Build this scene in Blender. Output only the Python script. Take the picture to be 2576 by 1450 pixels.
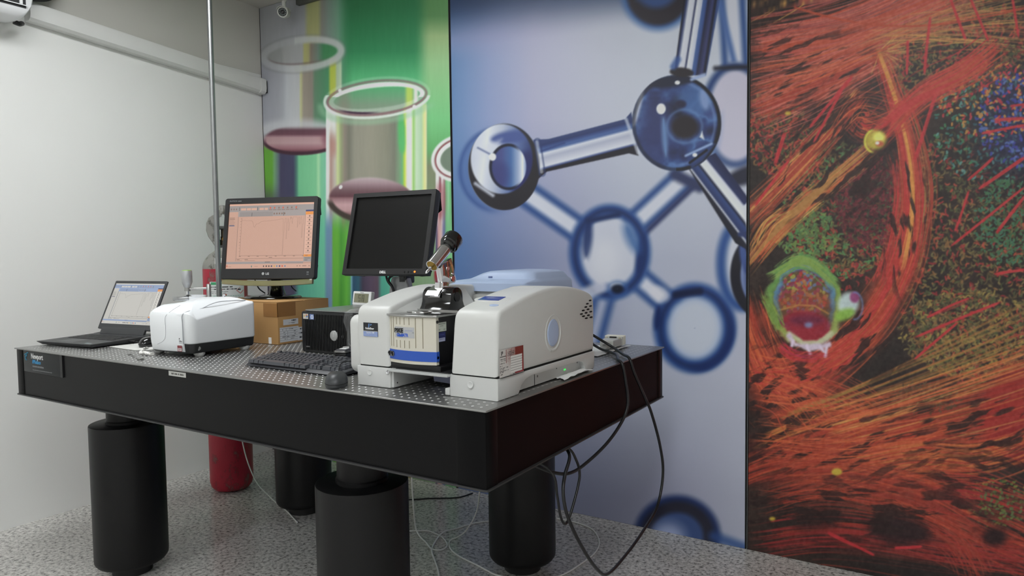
import bpy, bmesh, math, random
import numpy as np
from mathutils import Vector, Matrix
random.seed(7); rng = np.random.default_rng(11)
for o in list(bpy.data.objects): bpy.data.objects.remove(o, do_unlink=True)
scn = bpy.context.scene
COL = scn.collection
# ------------------------------------------------------------------ camera
FPX = 1726.98
YAW, PITCH, ROLL = [math.radians(a) for a in (31.9247, -2.95055, -.71713)]
CAM = np.array([.91028, -1.33717, 1.3407])
_f = np.array([-math.sin(YAW)*math.cos(PITCH), math.cos(YAW)*math.cos(PITCH), math.sin(PITCH)])
_r0 = np.array([math.cos(YAW), math.sin(YAW), 0.]); _u0 = np.cross(_r0, _f)
_r = math.cos(ROLL)*_r0+math.sin(ROLL)*_u0; _u = math.cos(ROLL)*_u0-math.sin(ROLL)*_r0
cd = bpy.data.cameras.new('camera'); cam = bpy.data.objects.new('camera', cd); COL.objects.link(cam)
cd.sensor_width = 36; cd.sensor_fit = 'HORIZONTAL'; cd.lens = 36*FPX/2576; cd.clip_start = .05
cam.matrix_world = Matrix(((_r[0], _u[0], -_f[0], CAM[0]), (_r[1], _u[1], -_f[1], CAM[1]), (_r[2], _u[2], -_f[2], CAM[2]), (0, 0, 0, 1)))
scn.camera = cam
# ------------------------------------------------------------------ world, exposure
wd = bpy.data.worlds.new('world'); scn.world = wd; wd.use_nodes = True
wd.node_tree.nodes['Background'].inputs[0].default_value = (.8, .85, .9, 1)
wd.node_tree.nodes['Background'].inputs[1].default_value = .1
vs = scn.view_settings
vs.view_transform = 'Standard'; vs.look = 'None'; vs.exposure = 0.0; vs.gamma = 1.0; vs.use_curve_mapping = False
LAMP = 15.5          # radiance of the ceiling panels
# room dimensions (metres): left wall X, back wall Y, ceiling height, table top height
XW, YB, HC, Z0 = -2.995, 1.777, 3.0, .9644
XR, YF = 3.2, -4.2
# ------------------------------------------------------------------ helpers
def lin(c):
    c = np.asarray(c, float)/255
    return np.where(c <= .04045, c/12.92, ((c+.055)/1.055)**2.4)
MATS = {}
def mat(name, rgb, rough=.5, metal=0., spec=.5, nz=None, bump=None, coat=0., emit=None, alpha=None, trans=0., ior=1.45, aniso=None):
    """rgb 0-255 sRGB albedo; nz=(scale, amount[,stretch]) colour grain; bump=(scale,strength)"""
    if name in MATS: return MATS[name]
    m = bpy.data.materials.new(name); m.use_nodes = True; nt = m.node_tree; b = nt.nodes['Principled BSDF']
    c = tuple(lin(rgb))+(1,)
    b.inputs['Base Color'].default_value = c
    b.inputs['Roughness'].default_value = rough; b.inputs['Metallic'].default_value = metal
    b.inputs['Specular IOR Level'].default_value = spec; b.inputs['IOR'].default_value = ior
    b.inputs['Coat Weight'].default_value = coat; b.inputs['Coat Roughness'].default_value = .08
    b.inputs['Transmission Weight'].default_value = trans
    if alpha is not None: b.inputs['Alpha'].default_value = alpha
    if emit:
        b.inputs['Emission Color'].default_value = tuple(lin(emit[0]))+(1,); b.inputs['Emission Strength'].default_value = emit[1]
    if nz or bump:
        tc = nt.nodes.new('ShaderNodeTexCoord'); mp = nt.nodes.new('ShaderNodeMapping'); nt.links.new(tc.outputs['Object'], mp.inputs[0])
        if nz and len(nz) > 2: mp.inputs['Scale'].default_value = nz[2]
    if nz:
        n = nt.nodes.new('ShaderNodeTexNoise'); n.inputs['Scale'].default_value = nz[0]; n.inputs['Detail'].default_value = 4
        nt.links.new(mp.outputs[0], n.inputs['Vector'])
        mx = nt.nodes.new('ShaderNodeMix'); mx.data_type = 'RGBA'
        a = np.array(c[:3])
        mx.inputs[6].default_value = tuple(a*(1-nz[1]))+(1,); mx.inputs[7].default_value = tuple(np.minimum(a*(1+nz[1]), 1))+(1,)
        nt.links.new(n.outputs[0], mx.inputs[0]); nt.links.new(mx.outputs[2], b.inputs['Base Color'])
    if bump:
        n2 = nt.nodes.new('ShaderNodeTexNoise'); n2.inputs['Scale'].default_value = bump[0]; n2.inputs['Detail'].default_value = 3
        nt.links.new(mp.outputs[0], n2.inputs['Vector'])
        bp = nt.nodes.new('ShaderNodeBump'); bp.inputs['Strength'].default_value = bump[1]; bp.inputs['Distance'].default_value = .002
        nt.links.new(n2.outputs[0], bp.inputs['Height']); nt.links.new(bp.outputs[0], b.inputs['Normal'])
    MATS[name] = m; return m
def matprint(name, rough=.45, emit=0., spec=.4):
    """flat print: colours come from the mesh colour attribute 'print'"""
    if name in MATS: return MATS[name]
    m = bpy.data.materials.new(name); m.use_nodes = True; nt = m.node_tree; b = nt.nodes['Principled BSDF']
    a = nt.nodes.new('ShaderNodeAttribute'); a.attribute_name = 'print'
    b.inputs['Roughness'].default_value = rough; b.inputs['Specular IOR Level'].default_value = spec
    if emit:
        b.inputs['Base Color'].default_value = (.01, .01, .01, 1)
        nt.links.new(a.outputs['Color'], b.inputs['Emission Color']); b.inputs['Emission Strength'].default_value = emit
    else: nt.links.new(a.outputs['Color'], b.inputs['Base Color'])
    MATS[name] = m; return m
def mesh_obj(name, me, m, parent=None, local=False, smooth=40):
    if m is not None: me.materials.append(m)
    if smooth:
        me.polygons.foreach_set('use_smooth', [True]*len(me.polygons))
        if smooth < 180: me.set_sharp_from_angle(angle=math.radians(smooth))
    o = bpy.data.objects.new(name, me); COL.objects.link(o)
    if parent is not None:
        if not local: me.transform(WM[root_of(parent)].inverted())
        o.parent = parent; PAR[o] = parent
    return o
WM = {}; PAR = {}
def root_of(o):
    while o in PAR: o = PAR[o]
    return o
def O(name, bm, m, parent=None, local=False, smooth=40, mtx=None):
    bmesh.ops.recalc_face_normals(bm, faces=bm.faces)
    if mtx is not None: bm.transform(mtx)
    me = bpy.data.meshes.new(name); bm.to_mesh(me); bm.free()
    o = mesh_obj(name, me, m, parent, local, smooth)
    if parent is None: WM[o] = Matrix()
    return o
def tag(o, label, cat, group=None):
    o['label'] = label; o['category'] = cat
    if group: o['group'] = group
    return o
def thing(name, label, cat, loc, rz=0., group=None):
    o = bpy.data.objects.new(name, None); COL.objects.link(o); o.empty_display_size = .05
    o.location = loc; o.rotation_euler = (0, 0, rz); WM[o] = Matrix.Translation(loc) @ Matrix.Rotation(rz, 4, 'Z')
    return tag(o, label, cat, group)
def struct(o): o['kind'] = 'structure'; return o
def B(): return bmesh.new()
def box(bm, x0, x1, y0, y1, z0, z1):
    v = [bm.verts.new(p) for p in ((x0,y0,z0),(x1,y0,z0),(x1,y1,z0),(x0,y1,z0),(x0,y0,z1),(x1,y0,z1),(x1,y1,z1),(x0,y1,z1))]
    for f in ((0,3,2,1),(4,5,6,7),(0,1,5,4),(1,2,6,5),(2,3,7,6),(3,0,4,7)): bm.faces.new([v[i] for i in f])
    return bm
AX = {'z': lambda a, b, c: (a, b, c), 'x': lambda a, b, c: (c, a, b), 'y': lambda a, b, c: (a, c, b)}
def rrect(x0, x1, y0, y1, r, n=5):
    r = min(r, abs(x1-x0)/2-1e-5, abs(y1-y0)/2-1e-5); p = []
    for cx, cy, a0 in ((x1-r, y1-r, 0), (x0+r, y1-r, 90), (x0+r, y0+r, 180), (x1-r, y0+r, 270)):
        for k in range(n+1):
            a = math.radians(a0+90*k/n); p.append((cx+r*math.cos(a), cy+r*math.sin(a)))
    return p
def ellipse(cx, cy, a, b, n=32): return [(cx+a*math.cos(2*math.pi*k/n), cy+b*math.sin(2*math.pi*k/n)) for k in range(n)]
def inset(p, d):
    if d == 0: return list(p)
    n = len(p); A = sum(p[i][0]*p[(i+1) % n][1]-p[(i+1) % n][0]*p[i][1] for i in range(n)); s = 1 if A > 0 else -1; q = []
    for i in range(n):
        a, b, c = p[i-1], p[i], p[(i+1) % n]
        e1 = (b[0]-a[0], b[1]-a[1]); e2 = (c[0]-b[0], c[1]-b[1]); l1 = math.hypot(*e1) or 1e-9; l2 = math.hypot(*e2) or 1e-9
        n1 = (-e1[1]/l1*s, e1[0]/l1*s); n2 = (-e2[1]/l2*s, e2[0]/l2*s)
        m = (n1[0]+n2[0], n1[1]+n2[1]); k = m[0]**2+m[1]**2
        if k < 1e-6: m = n1; k = 1
        t = min(2/k, 2.2)
        q.append((b[0]+m[0]*d*t, b[1]+m[1]*d*t))
    return q
def loft(bm, rings, cap0=True, cap1=True, closed=True):
    R = [[bm.verts.new(p) for p in r] for r in rings]; n = len(R[0])
    for a, b in zip(R, R[1:]):
        for i in range(n if closed else n-1):
            j = (i+1) % n
            try: bm.faces.new((a[i], a[j], b[j], b[i]))
            except ValueError: pass
    if cap0: bm.faces.new(R[0][::-1])
    if cap1: bm.faces.new(R[-1])
    return bm
def slab(bm, poly, c0, c1, r=0., ax='z', seg=3, r0=None):
    """extrude poly from c0 to c1 along ax with rounded rims (r at c1 end, r0 at c0 end)"""
    r0 = r if r0 is None else r0; M = AX[ax]; s = 1 if c1 > c0 else -1; R = []
    if r0 > 0:
        for k in range(seg): a = math.pi/2*k/seg; R.append((r0*(1-math.sin(a)), c0+s*r0*(1-math.cos(a))))
        R.append((0, c0+s*r0))
    else: R.append((0, c0))
    if r > 0:
        R.append((0, c1-s*r))
        for k in range(1, seg+1): a = math.pi/2*k/seg; R.append((r*(1-math.cos(a)), c1-s*r*(1-math.sin(a))))
    else: R.append((0, c1))
    return loft(bm, [[M(a, b, c) for a, b in inset(poly, d)] for d, c in R])
def rb(bm, x0, x1, y0, y1, z0, z1, r=.003, rc=None, seg=3):
    return slab(bm, rrect(x0, x1, y0, y1, r if rc is None else rc, 4), z0, z1, r, 'z', seg)
def lathe(bm, prof, c=(0, 0, 0), n=32, axis=None):
    """prof [(r,z)] turned round the vertical through c, or round axis vector from c"""
    if axis is None: E1, E2, E3 = Vector((1,0,0)), Vector((0,1,0)), Vector((0,0,1))
    else:
        E3 = Vector(axis).normalized(); E1 = E3.orthogonal().normalized(); E2 = E3.cross(E1)
    c = Vector(c)
    return loft(bm, [[c+E1*(r*math.cos(2*math.pi*k/n))+E2*(r*math.sin(2*math.pi*k/n))+E3*z for k in range(n)] for r, z in prof])
def cyl(bm, p0, p1, r, n=20, r1=None):
    p0, p1 = Vector(p0), Vector(p1); return lathe(bm, [(r, 0), (r if r1 is None else r1, (p1-p0).length)], p0, n, p1-p0)
def spline(pts, k=8):
    P = [Vector(p) for p in pts]; P = [P[0]*2-P[1]]+P+[P[-1]*2-P[-2]]; o = []
    for i in range(1, len(P)-2):
        a, b, c, d = P[i-1:i+3]
        for j in range(k):
            t = j/k; o.append(.5*((2*b)+(c-a)*t+(2*a-5*b+4*c-d)*t*t+(3*b-a-3*c+d)*t**3))
    return o+[P[-2]]
def tube(bm, pts, r, n=8, k=8, smooth=True):
    P = spline(pts, k) if smooth else [Vector(p) for p in pts]
    up = Vector((0, 0, 1)); rings = []; e = None
    for i, p in enumerate(P):
        t = (P[min(i+1, len(P)-1)]-P[max(i-1, 0)]).normalized()
        if e is None: e = t.orthogonal().normalized()
        e = (e-t*e.dot(t)).normalized(); g = t.cross(e)
        rings.append([p+e*(r*math.cos(2*math.pi*j/n))+g*(r*math.sin(2*math.pi*j/n)) for j in range(n)])
    return loft(bm, rings)
def frame(bm, outer, inner, M, yf, yb, yr):
    """bezel: outer and inner outlines (same count) in (a,b); front at yf, back at yb, inner lip recessed to yr"""
    rings = [[M(a, b, yb) for a, b in outer], [M(a, b, yf+.002) for a, b in outer], [M(a, b, yf) for a, b in inset(outer, .002)],
             [M(a, b, yf) for a, b in inner], [M(a, b, yr) for a, b in inner]]
    return loft(bm, rings, True, False)
def txt(name, s, size, m, parent, mtx, local=True, ext=.0002, align='LEFT', shear=0., squeeze=1., bold=0.):
    cu = bpy.data.curves.new(name, 'FONT'); cu.body = s; cu.size = size; cu.extrude = ext; cu.align_x = align; cu.shear = shear; cu.offset = bold
    cu.resolution_u = 2
    t = bpy.data.objects.new(name, cu); COL.objects.link(t)
    bpy.context.view_layer.update()
    me = bpy.data.meshes.new_from_object(t); bpy.data.objects.remove(t); bpy.data.curves.remove(cu)
    me.materials.clear()
    me.transform(mtx @ Matrix.Diagonal((squeeze, 1, 1, 1)))
    return mesh_obj(name, me, m, parent, local, 0)
def basis(o, ex, ey):
    """matrix placing local xy plane at o with axes ex, ey"""
    ex, ey = Vector(ex).normalized(), Vector(ey).normalized(); ez = ex.cross(ey)
    return Matrix(((ex[0], ey[0], ez[0], o[0]), (ex[1], ey[1], ez[1], o[1]), (ex[2], ey[2], ez[2], o[2]), (0, 0, 0, 1)))
def FRONT(x, y, z): return basis((x, y, z), (1, 0, 0), (0, 0, 1))      # print that faces -Y
def RIGHT(x, y, z): return basis((x, y, z), (0, 1, 0), (0, 0, 1))      # print that faces +X
def grid_mesh(name, P, cols, m, ny, nx):
    """P (ny*nx,3) points, cols (ny*nx,3) linear"""
    me = bpy.data.meshes.new(name); nq = (ny-1)*(nx-1)
    i = np.arange(ny*nx).reshape(ny, nx)
    q = np.stack([i[:-1, :-1], i[:-1, 1:], i[1:, 1:], i[1:, :-1]], -1).reshape(-1)
    me.vertices.add(ny*nx); me.vertices.foreach_set('co', np.ascontiguousarray(P, np.float32).ravel())
    me.loops.add(nq*4); me.loops.foreach_set('vertex_index', q.astype(np.int32))
    me.polygons.add(nq); me.polygons.foreach_set('loop_start', np.arange(0, nq*4, 4, dtype=np.int32))
    me.update(calc_edges=True)
    at = me.color_attributes.new('print', 'FLOAT_COLOR', 'POINT')
    at.data.foreach_set('color', np.concatenate([cols, np.ones((len(cols), 1))], 1).astype(np.float32).ravel())
    me.validate(); return me
def print_panel(name, img, w, h, mtx, m, parent, local=True):
    """img (rows top-down, cols, 3) 0-255 sRGB shown on a w x h sheet whose lower left corner is mtx origin"""
    img = np.asarray(img, float); ny, nx = img.shape[:2]
    xs = np.linspace(0, w, nx); ys = np.linspace(h, 0, ny); X, Y = np.meshgrid(xs, ys)
    P = np.stack([X.ravel(), Y.ravel(), 0*X.ravel()], 1)
    # rows run downwards, so reverse for an outward facing winding
    me = grid_mesh(name, P.reshape(ny, nx, 3)[::-1].reshape(-1, 3), lin(img[::-1].reshape(-1, 3)), m, ny, nx)
    me.transform(mtx); return mesh_obj(name, me, m, parent, local, 0)
# --------- raster painter (used for the printed murals, screens and labels)
def ss(d, e): return np.clip(.5-d/(2*e), 0, 1)**2*(3-2*np.clip(.5-d/(2*e), 0, 1))
def vnoise(U, V, s, seed=0):
    a = np.random.default_rng(seed).random((64, 64)); x = U/s; y = V/s
    xi = np.floor(x).astype(int); yi = np.floor(y).astype(int); fx = x-xi; fy = y-yi; fx = fx*fx*(3-2*fx); fy = fy*fy*(3-2*fy)
    g = lambda i, j: a[j % 64, i % 64]
    return (g(xi, yi)*(1-fx)+g(xi+1, yi)*fx)*(1-fy)+(g(xi, yi+1)*(1-fx)+g(xi+1, yi+1)*fx)*fy
def fbm(U, V, s, seed=0, o=4):
    return sum(vnoise(U, V, s/2**k, seed+k)*.5**k for k in range(o))/sum(.5**k for k in range(o))
class Cv:
    def __init__(s, x0, y0, x1, y1, st):
        s.x0, s.y0, s.st = x0, y0, st; s.U, s.V = np.meshgrid(np.arange(x0, x1, st, dtype=float), np.arange(y0, y1, st, dtype=float))
        s.c = np.zeros(s.U.shape+(3,))
    def mix(s, m, col): s.c += (np.asarray(col, float)-s.c)*m[..., None]
    def ell(s, cx, cy, a, b, rot=0.):
        t = math.radians(rot); x = (s.U-cx)*math.cos(t)+(s.V-cy)*math.sin(t); y = -(s.U-cx)*math.sin(t)+(s.V-cy)*math.cos(t)
        k1 = np.hypot(x/a, y/b); k2 = np.hypot(x/a**2, y/b**2)+1e-9
        return k1*(k1-1)/k2
    def seg(s, p, q):
        p, q = np.array(p, float), np.array(q, float); d = q-p; L = d@d
        t = np.clip(((s.U-p[0])*d[0]+(s.V-p[1])*d[1])/L, 0, 1)
        return np.hypot(s.U-p[0]-t*d[0], s.V-p[1]-t*d[1])
    def path(s, pts):
        return np.minimum.reduce([s.seg(a, b) for a, b in zip(pts, pts[1:])])
    def poly(s, pts):
        d = s.path(list(pts)+[pts[0]]); ins = np.zeros(s.U.shape, bool); n = len(pts)
        for i in range(n):
            (x1, y1), (x2, y2) = pts[i], pts[(i+1) % n]
            if y1 == y2: continue
            c = ((y1 > s.V) != (y2 > s.V)) & (s.U < (x2-x1)*(s.V-y1)/(y2-y1)+x1); ins ^= c
        return np.where(ins, -d, d)
    def splat(s, xs, ys, w, sig, gain, top, col):
        """soft dots accumulated along strokes, then mixed in with the given colour (only inside their bounding window)"""
        w = np.broadcast_to(np.asarray(w, float), xs.shape); H, W_ = s.U.shape; sg = max(sig/s.st, .45); k = max(1, int(math.ceil(sg*1.9)))
        gx = (xs-s.x0)/s.st; gy = (ys-s.y0)/s.st; ok = (gx > -k) & (gx < W_+k) & (gy > -k) & (gy < H+k) & (w > 0)
        if not ok.any(): return
        gx, gy, w = gx[ok], gy[ok], w[ok]; ix = np.round(gx).astype(int); iy = np.round(gy).astype(int)
        x0, y0 = ix.min()-k, iy.min()-k; ww, hh = ix.max()+k+1-x0, iy.max()+k+1-y0; acc = np.zeros(hh*ww)
        base = (iy-y0)*ww+ix-x0; fx = gx-ix; fy = gy-iy; q = 1/(2*sg*sg)
        ex = {d: np.exp(-(d-fx)**2*q) for d in range(-k, k+1)}
        for dy in range(-k, k+1):
            ey = np.exp(-(dy-fy)**2*q)*w
            for dx in range(-k, k+1): acc += np.bincount(base+dy*ww+dx, ey*ex[dx], hh*ww)
        acc = acc.reshape(hh, ww); a0, b0 = max(x0, 0), max(y0, 0); a1, b1 = min(x0+ww, W_), min(y0+hh, H)
        if a1 <= a0 or b1 <= b0: return
        m = np.clip(acc[b0-y0:b1-y0, a0-x0:a1-x0]*gain, 0, top)[..., None]; t = s.c[b0:b1, a0:a1]; t += (np.asarray(col, float)-t)*m
    def sample(s, u, v):
        x = np.clip((u-s.x0)/s.st, 0, s.U.shape[1]-1.001); y = np.clip((v-s.y0)/s.st, 0, s.U.shape[0]-1.001)
        xi = x.astype(int); yi = y.astype(int); fx = (x-xi)[:, None]; fy = (y-yi)[:, None]; c = s.c
        return (c[yi, xi]*(1-fx)+c[yi, xi+1]*fx)*(1-fy)+(c[yi+1, xi]*(1-fx)+c[yi+1, xi+1]*fx)*fy
PRINT_MAP = np.array([[247.24538513, -27.643746248, 1767.4023536], [-111.41707978, -554.18960938, 1359.2903266], [-.16611250528, -.016190932431, 1.]])
def to_print(P):
    """flat mapping (homography) from a place on the back wall, X along it and Z up, to the sheet on which the prints were drawn"""
    q = np.stack([P[:, 0], P[:, 2], np.ones(len(P))], 1) @ PRINT_MAP.T; return q[:, 0]/q[:, 2], q[:, 1]/q[:, 2]
# ------------------------------------------------------------------ common materials
BLACK = mat('black_plastic', (30, 30, 31), .45, nz=(60, .1))
GLOSSBLACK = mat('glossy_black_plastic', (12, 12, 13), .12, coat=.6)
WHITEP = mat('white_plastic', (226, 227, 226), .38, nz=(30, .015))
CHROME = mat('chrome', (225, 225, 228), .07, 1.)
STEEL = mat('brushed_steel', (170, 170, 168), .32, 1., nz=(120, .08, (1, 14, 1)))
DARKHOLE = mat('dark_recess', (8, 8, 8), .8)
PAPER = mat('paper', (225, 225, 222), .8, nz=(80, .03))
WHITEINK = mat('white_ink', (225, 226, 226), .5); GREYINK = mat('grey_ink', (120, 122, 124), .5); BLACKINK = mat('black_ink', (20, 20, 22), .5)
PRINT = matprint('printed_sheet', .5)
SCREEN = matprint('lit_screen', .25, 1.0)
# ------------------------------------------------------------------ room
def granite():
    m = bpy.data.materials.new('polished_granite'); m.use_nodes = True; nt = m.node_tree; b = nt.nodes['Principled BSDF']
    tc = nt.nodes.new('ShaderNodeTexCoord')
    def noise(sc, det, rgh=.6):
        n = nt.nodes.new('ShaderNodeTexNoise'); n.inputs['Scale'].default_value = sc; n.inputs['Detail'].default_value = det; n.inputs['Roughness'].default_value = rgh
        nt.links.new(tc.outputs['Object'], n.inputs['Vector']); return n
    n1, n2 = noise(60, 7, .68), noise(5, 3)
    r1 = nt.nodes.new('ShaderNodeValToRGB'); e = r1.color_ramp.elements
    e[0].position = .36; e[0].color = tuple(lin((108, 105, 101)))+(1,); e[1].position = .62; e[1].color = tuple(lin((238, 235, 230)))+(1,)
    k = e.new(.47); k.color = tuple(lin((198, 195, 190)))+(1,)
    nt.links.new(n1.outputs[0], r1.inputs[0])
    mx = nt.nodes.new('ShaderNodeMix'); mx.data_type = 'RGBA'; mx.blend_type = 'MULTIPLY'; mx.inputs[0].default_value = .22
    nt.links.new(r1.outputs[0], mx.inputs[6]); nt.links.new(n2.outputs[0], mx.inputs[7])
    nt.links.new(mx.outputs[2], b.inputs['Base Color'])
    b.inputs['Roughness'].default_value = .16; b.inputs['Specular IOR Level'].default_value = .5
    return m
WALL = mat('white_wall_paint', (232, 232, 229), .75, nz=(3, .02), bump=(60, .04))
CEIL = mat('ceiling_paint', (200, 197, 190), .85, nz=(3, .02))
struct(O('floor', box(B(), XW-.1, XR+.1, YF-.1, YB+.1, -.1, 0), granite(), smooth=0))
struct(O('wall_left', box(B(), XW-.1, XW, YF-.1, YB+.1, 0, HC), WALL, smooth=0))
struct(O('wall_shade_band_1', box(B(), XW, XW+.0012, YF, YB, 2.56, HC), mat('upper_wall_shade', (204, 202, 195), .8, nz=(3, .02)), smooth=0))  # thin band: shade on the upper wall is put into its darker colour
struct(O('wall_back', box(B(), XW, XR, YB, YB+.1, 0, HC), WALL, smooth=0))
struct(O('wall_right', box(B(), XR, XR+.1, YF-.1, YB+.1, 0, HC), WALL, smooth=0))
struct(O('wall_front', box(B(), XW, XR, YF-.1, YF, 0, HC), WALL, smooth=0))
struct(O('ceiling', box(B(), XW-.1, XR+.1, YF-.1, YB+.1, HC, HC+.1), CEIL, smooth=0))
# ceiling luminaires (out of the frame, they light the room)
def luminaire(x, y, label):
    t = thing('ceiling_light', label, 'ceiling light', (x, y, HC), group='ceiling light panels')
    b = B(); a, d = .31, .61
    for x0, x1, y0, y1 in ((-a, a, -d, -d+.02), (-a, a, d-.02, d), (-a, -a+.02, -d+.02, d-.02), (a-.02, a, -d+.02, d-.02)): box(b, x0, x1, y0, y1, -.03, 0)
    O('housing', b, mat('luminaire_enamel', (235, 235, 235), .4, nz=(20, .01)), t, True)
    O('diffuser', box(B(), -a+.02, a-.02, -d+.02, d-.02, -.022, -.004), mat('lit_diffuser', (240, 240, 240), .5, emit=((250, 253, 255), LAMP)), t, True, smooth=0)
luminaire(-1.65, .0, 'flat ceiling light panel nearest the white left wall and table')
luminaire(.75, -1.35, 'flat ceiling light panel above the right part of the room')
luminaire(-1.35, -3.0, 'flat ceiling light panel at the left behind the viewpoint')
luminaire(.95, -3.0, 'flat ceiling light panel at the right behind the viewpoint')
# ------------------------------------------------------------------ printed murals on the back wall
E_PRINT = .75       # print colours were read off the photograph under the room light; this turns them into paint reflectance
def axis_pts(stops):
    """stops [(pos, step)...] -> coordinates with the given step in each interval"""
    o = []
    for (a, st), (b, _) in zip(stops, stops[1:]): n = max(1, int(round((b-a)/st))); o += list(np.linspace(a, b, n, endpoint=False))
    return np.array(o+[stops[-1][0]])
TRIM = mat('black_edge_trim', (16, 16, 18), .6)
def mural(name, label, cv, xs, zs):
    yf = YB-.012; X, Zz = np.meshgrid(xs, zs); P = np.stack([X.ravel(), np.full(X.size, yf), Zz.ravel()], 1)
    u, v = to_print(P); cvs = cv if isinstance(cv, list) else [cv]; c = cvs[0].sample(u, v)
    for k in cvs[1:]:
        i = (u > k.x0+4) & (u < k.U[0, -1]-4) & (v > k.y0+4) & (v < k.V[-1, 0]-4); c[i] = k.sample(u[i], v[i])
    c = np.clip(c, 0, 255)
    me = grid_mesh(name, P, np.minimum(lin(c)/E_PRINT, .93), None, len(zs), len(xs))
    o = mesh_obj(name, me, matprint('mural_print_vinyl', .42, spec=.45), None, smooth=0); WM[o] = Matrix()
    tag(o, label, 'mural')
    x0, x1, z1 = xs[0], xs[-1], zs[-1]
    for a, e in ((x0, x0+.004), (x1-.006, x1)): O('edge_trim', box(B(), a, e, yf-.001, YB-.0005, 0.001, z1), TRIM, o)
    return o
def lerp(a, b, t): t = np.clip(t, 0, 1)[..., None]; return np.asarray(a, float)*(1-t)+np.asarray(b, float)*t
def ramp(t, stops):
    xs = [s[0] for s in stops]; return np.stack([np.interp(t, xs, [s[1][k] for s in stops]) for k in range(3)], -1)
# ---- mural of test tubes
def paint_tubes():
    c = Cv(590, -190, 1190, 1300, 1.5); U, V = c.U, c.V
    c.c[:] = ramp(U, [(650, (150, 152, 156)), (765, (150, 152, 158)), (775, (158, 160, 112)), (800, (158, 160, 112)), (810, (128, 128, 122)), (825, (122, 138, 130)), (850, (110, 152, 128)), (885, (48, 120, 78)), (1050, (46, 116, 76)), (1085, (98, 150, 95)), (1130, (118, 160, 100))])
    g = ramp(V, [(-150, (60, 120, 80)), (20, (44, 112, 72)), (130, (52, 132, 86)), (200, (88, 178, 120)), (300, (110, 150, 118)), (420, (128, 130, 108)), (700, (120, 150, 115))])
    m = ss(870-U, 22)*ss(U-1085, 30); c.c += (g-c.c)*m[..., None]
    g = ramp(V, [(-100, (90, 140, 85)), (40, (86, 132, 82)), (90, (150, 178, 125)), (160, (150, 195, 140)), (300, (120, 195, 130)), (380, (100, 170, 105)), (420, (125, 132, 105)), (600, (120, 150, 110))])
    m = ss(1062-U+np.maximum(V-150, 0)*.02, 22)*ss(U-1200, 5); c.c += (g-c.c)*m[..., None]
    # back tube (left): lower body stripes
    st = [(655, (96, 158, 52)), (684, (98, 160, 56)), (690, (112, 160, 112)), (700, (96, 112, 118)), (706, (66, 62, 90)), (738, (64, 64, 92)), (746, (74, 122, 110)), (752, (116, 190, 142)), (795, (124, 196, 146)), (801, (168, 214, 168)), (808, (122, 194, 152)), (822, (122, 188, 160)), (828, (132, 168, 188)), (837, (126, 170, 178)), (842, (112, 186, 142)), (858, (128, 186, 140)), (862, (150, 128, 118)), (874, (132, 120, 110)), (884, (92, 94, 84))]
    m = ss(368-V, 14)*ss(U-868, 4); c.c += (ramp(U, st)-c.c)*m[..., None]
    low = [(655, (70, 64, 84)), (740, (74, 70, 92)), (752, (84, 160, 140)), (815, (104, 186, 152)), (822, (104, 140, 168)), (834, (112, 138, 168)), (838, (96, 166, 56)), (850, (98, 170, 58)), (858, (70, 146, 52)), (872, (98, 176, 64)), (880, (86, 160, 70)), (884, (120, 170, 180)), (889, (40, 76, 104)), (902, (50, 92, 110)), (912, (64, 56, 74)), (930, (86, 72, 92)), (950, (90, 74, 88)), (960, (78, 160, 138)), (985, (92, 176, 150)), (1000, (74, 120, 120)), (1012, (40, 70, 96)), (1030, (150, 130, 70)), (1040, (120, 150, 110)), (1068, (128, 156, 120)), (1090, (130, 160, 124))]
    m = ss(560-V+(U-880)*.35, 45)*ss(U-1095, 4); c.c += (ramp(U, low)-c.c)*m[..., None]
    # back tube upper glass between rim and liquid
    up = [(655, (150, 152, 162)), (700, (158, 160, 168)), (712, (168, 171, 178)), (722, (186, 189, 194)), (752, (186, 188, 190)), (757, (190, 192, 140)), (764, (150, 140, 128)), (785, (138, 130, 122)), (792, (92, 128, 104)), (825, (72, 136, 96)), (832, (172, 184, 70)), (842, (176, 188, 78)), (848, (168, 186, 158)), (858, (182, 200, 170)), (864, (90, 150, 105))]
    m = ss(150-V, 18)*ss(V-330, 14)*ss(U-860, 3); c.c += (ramp(U, up)-c.c)*(m*.95)[..., None]
    # rim of the back tube
    d = c.ell(761, 136, 100, 38, -6)
    inn = ramp(U, [(660, (140, 142, 142)), (708, (146, 148, 148)), (715, (158, 160, 160)), (760, (158, 160, 162)), (766, (168, 168, 110)), (776, (160, 158, 112)), (782, (130, 118, 108)), (800, (108, 128, 116)), (815, (64, 128, 84)), (860, (70, 132, 86))])
    m = ss(d+10, 5); c.c += (inn-c.c)*m[..., None]
    w = np.where(U > 740, 1, .45); c.mix(ss(abs(d+2)-9, 6)*w*.9, (182, 186, 184)); c.mix(ss(abs(d+14)-2.5, 3)*ss(150-V, 10)*.55, (104, 84, 84)); c.mix(ss(abs(d-9)-2, 4)*.25, (96, 96, 98))
    # liquid of the back tube
    d = c.ell(757, 330, 106, 30, 2); c.mix(ss(d, 12)*ss(V-345, 12)*.8, (192, 194, 198))
    d = c.ell(764, 350, 101, 38, -3); g = ramp(V, [(312, (150, 138, 142)), (326, (96, 62, 74)), (338, (104, 66, 78)), (346, (176, 142, 146)), (360, (182, 150, 154)), (374, (150, 104, 112)), (386, (74, 34, 50))])
    m = ss(d, 5)*ss(322-V, 8); c.c += (g-c.c)*m[..., None]; c.mix(ss(abs(d+2)-4, 3)*ss(356-V, 12), (62, 30, 46))
    c.mix(ss(c.ell(836, 348, 26, 24, -20), 10)*.65, (118, 62, 78))
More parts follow.
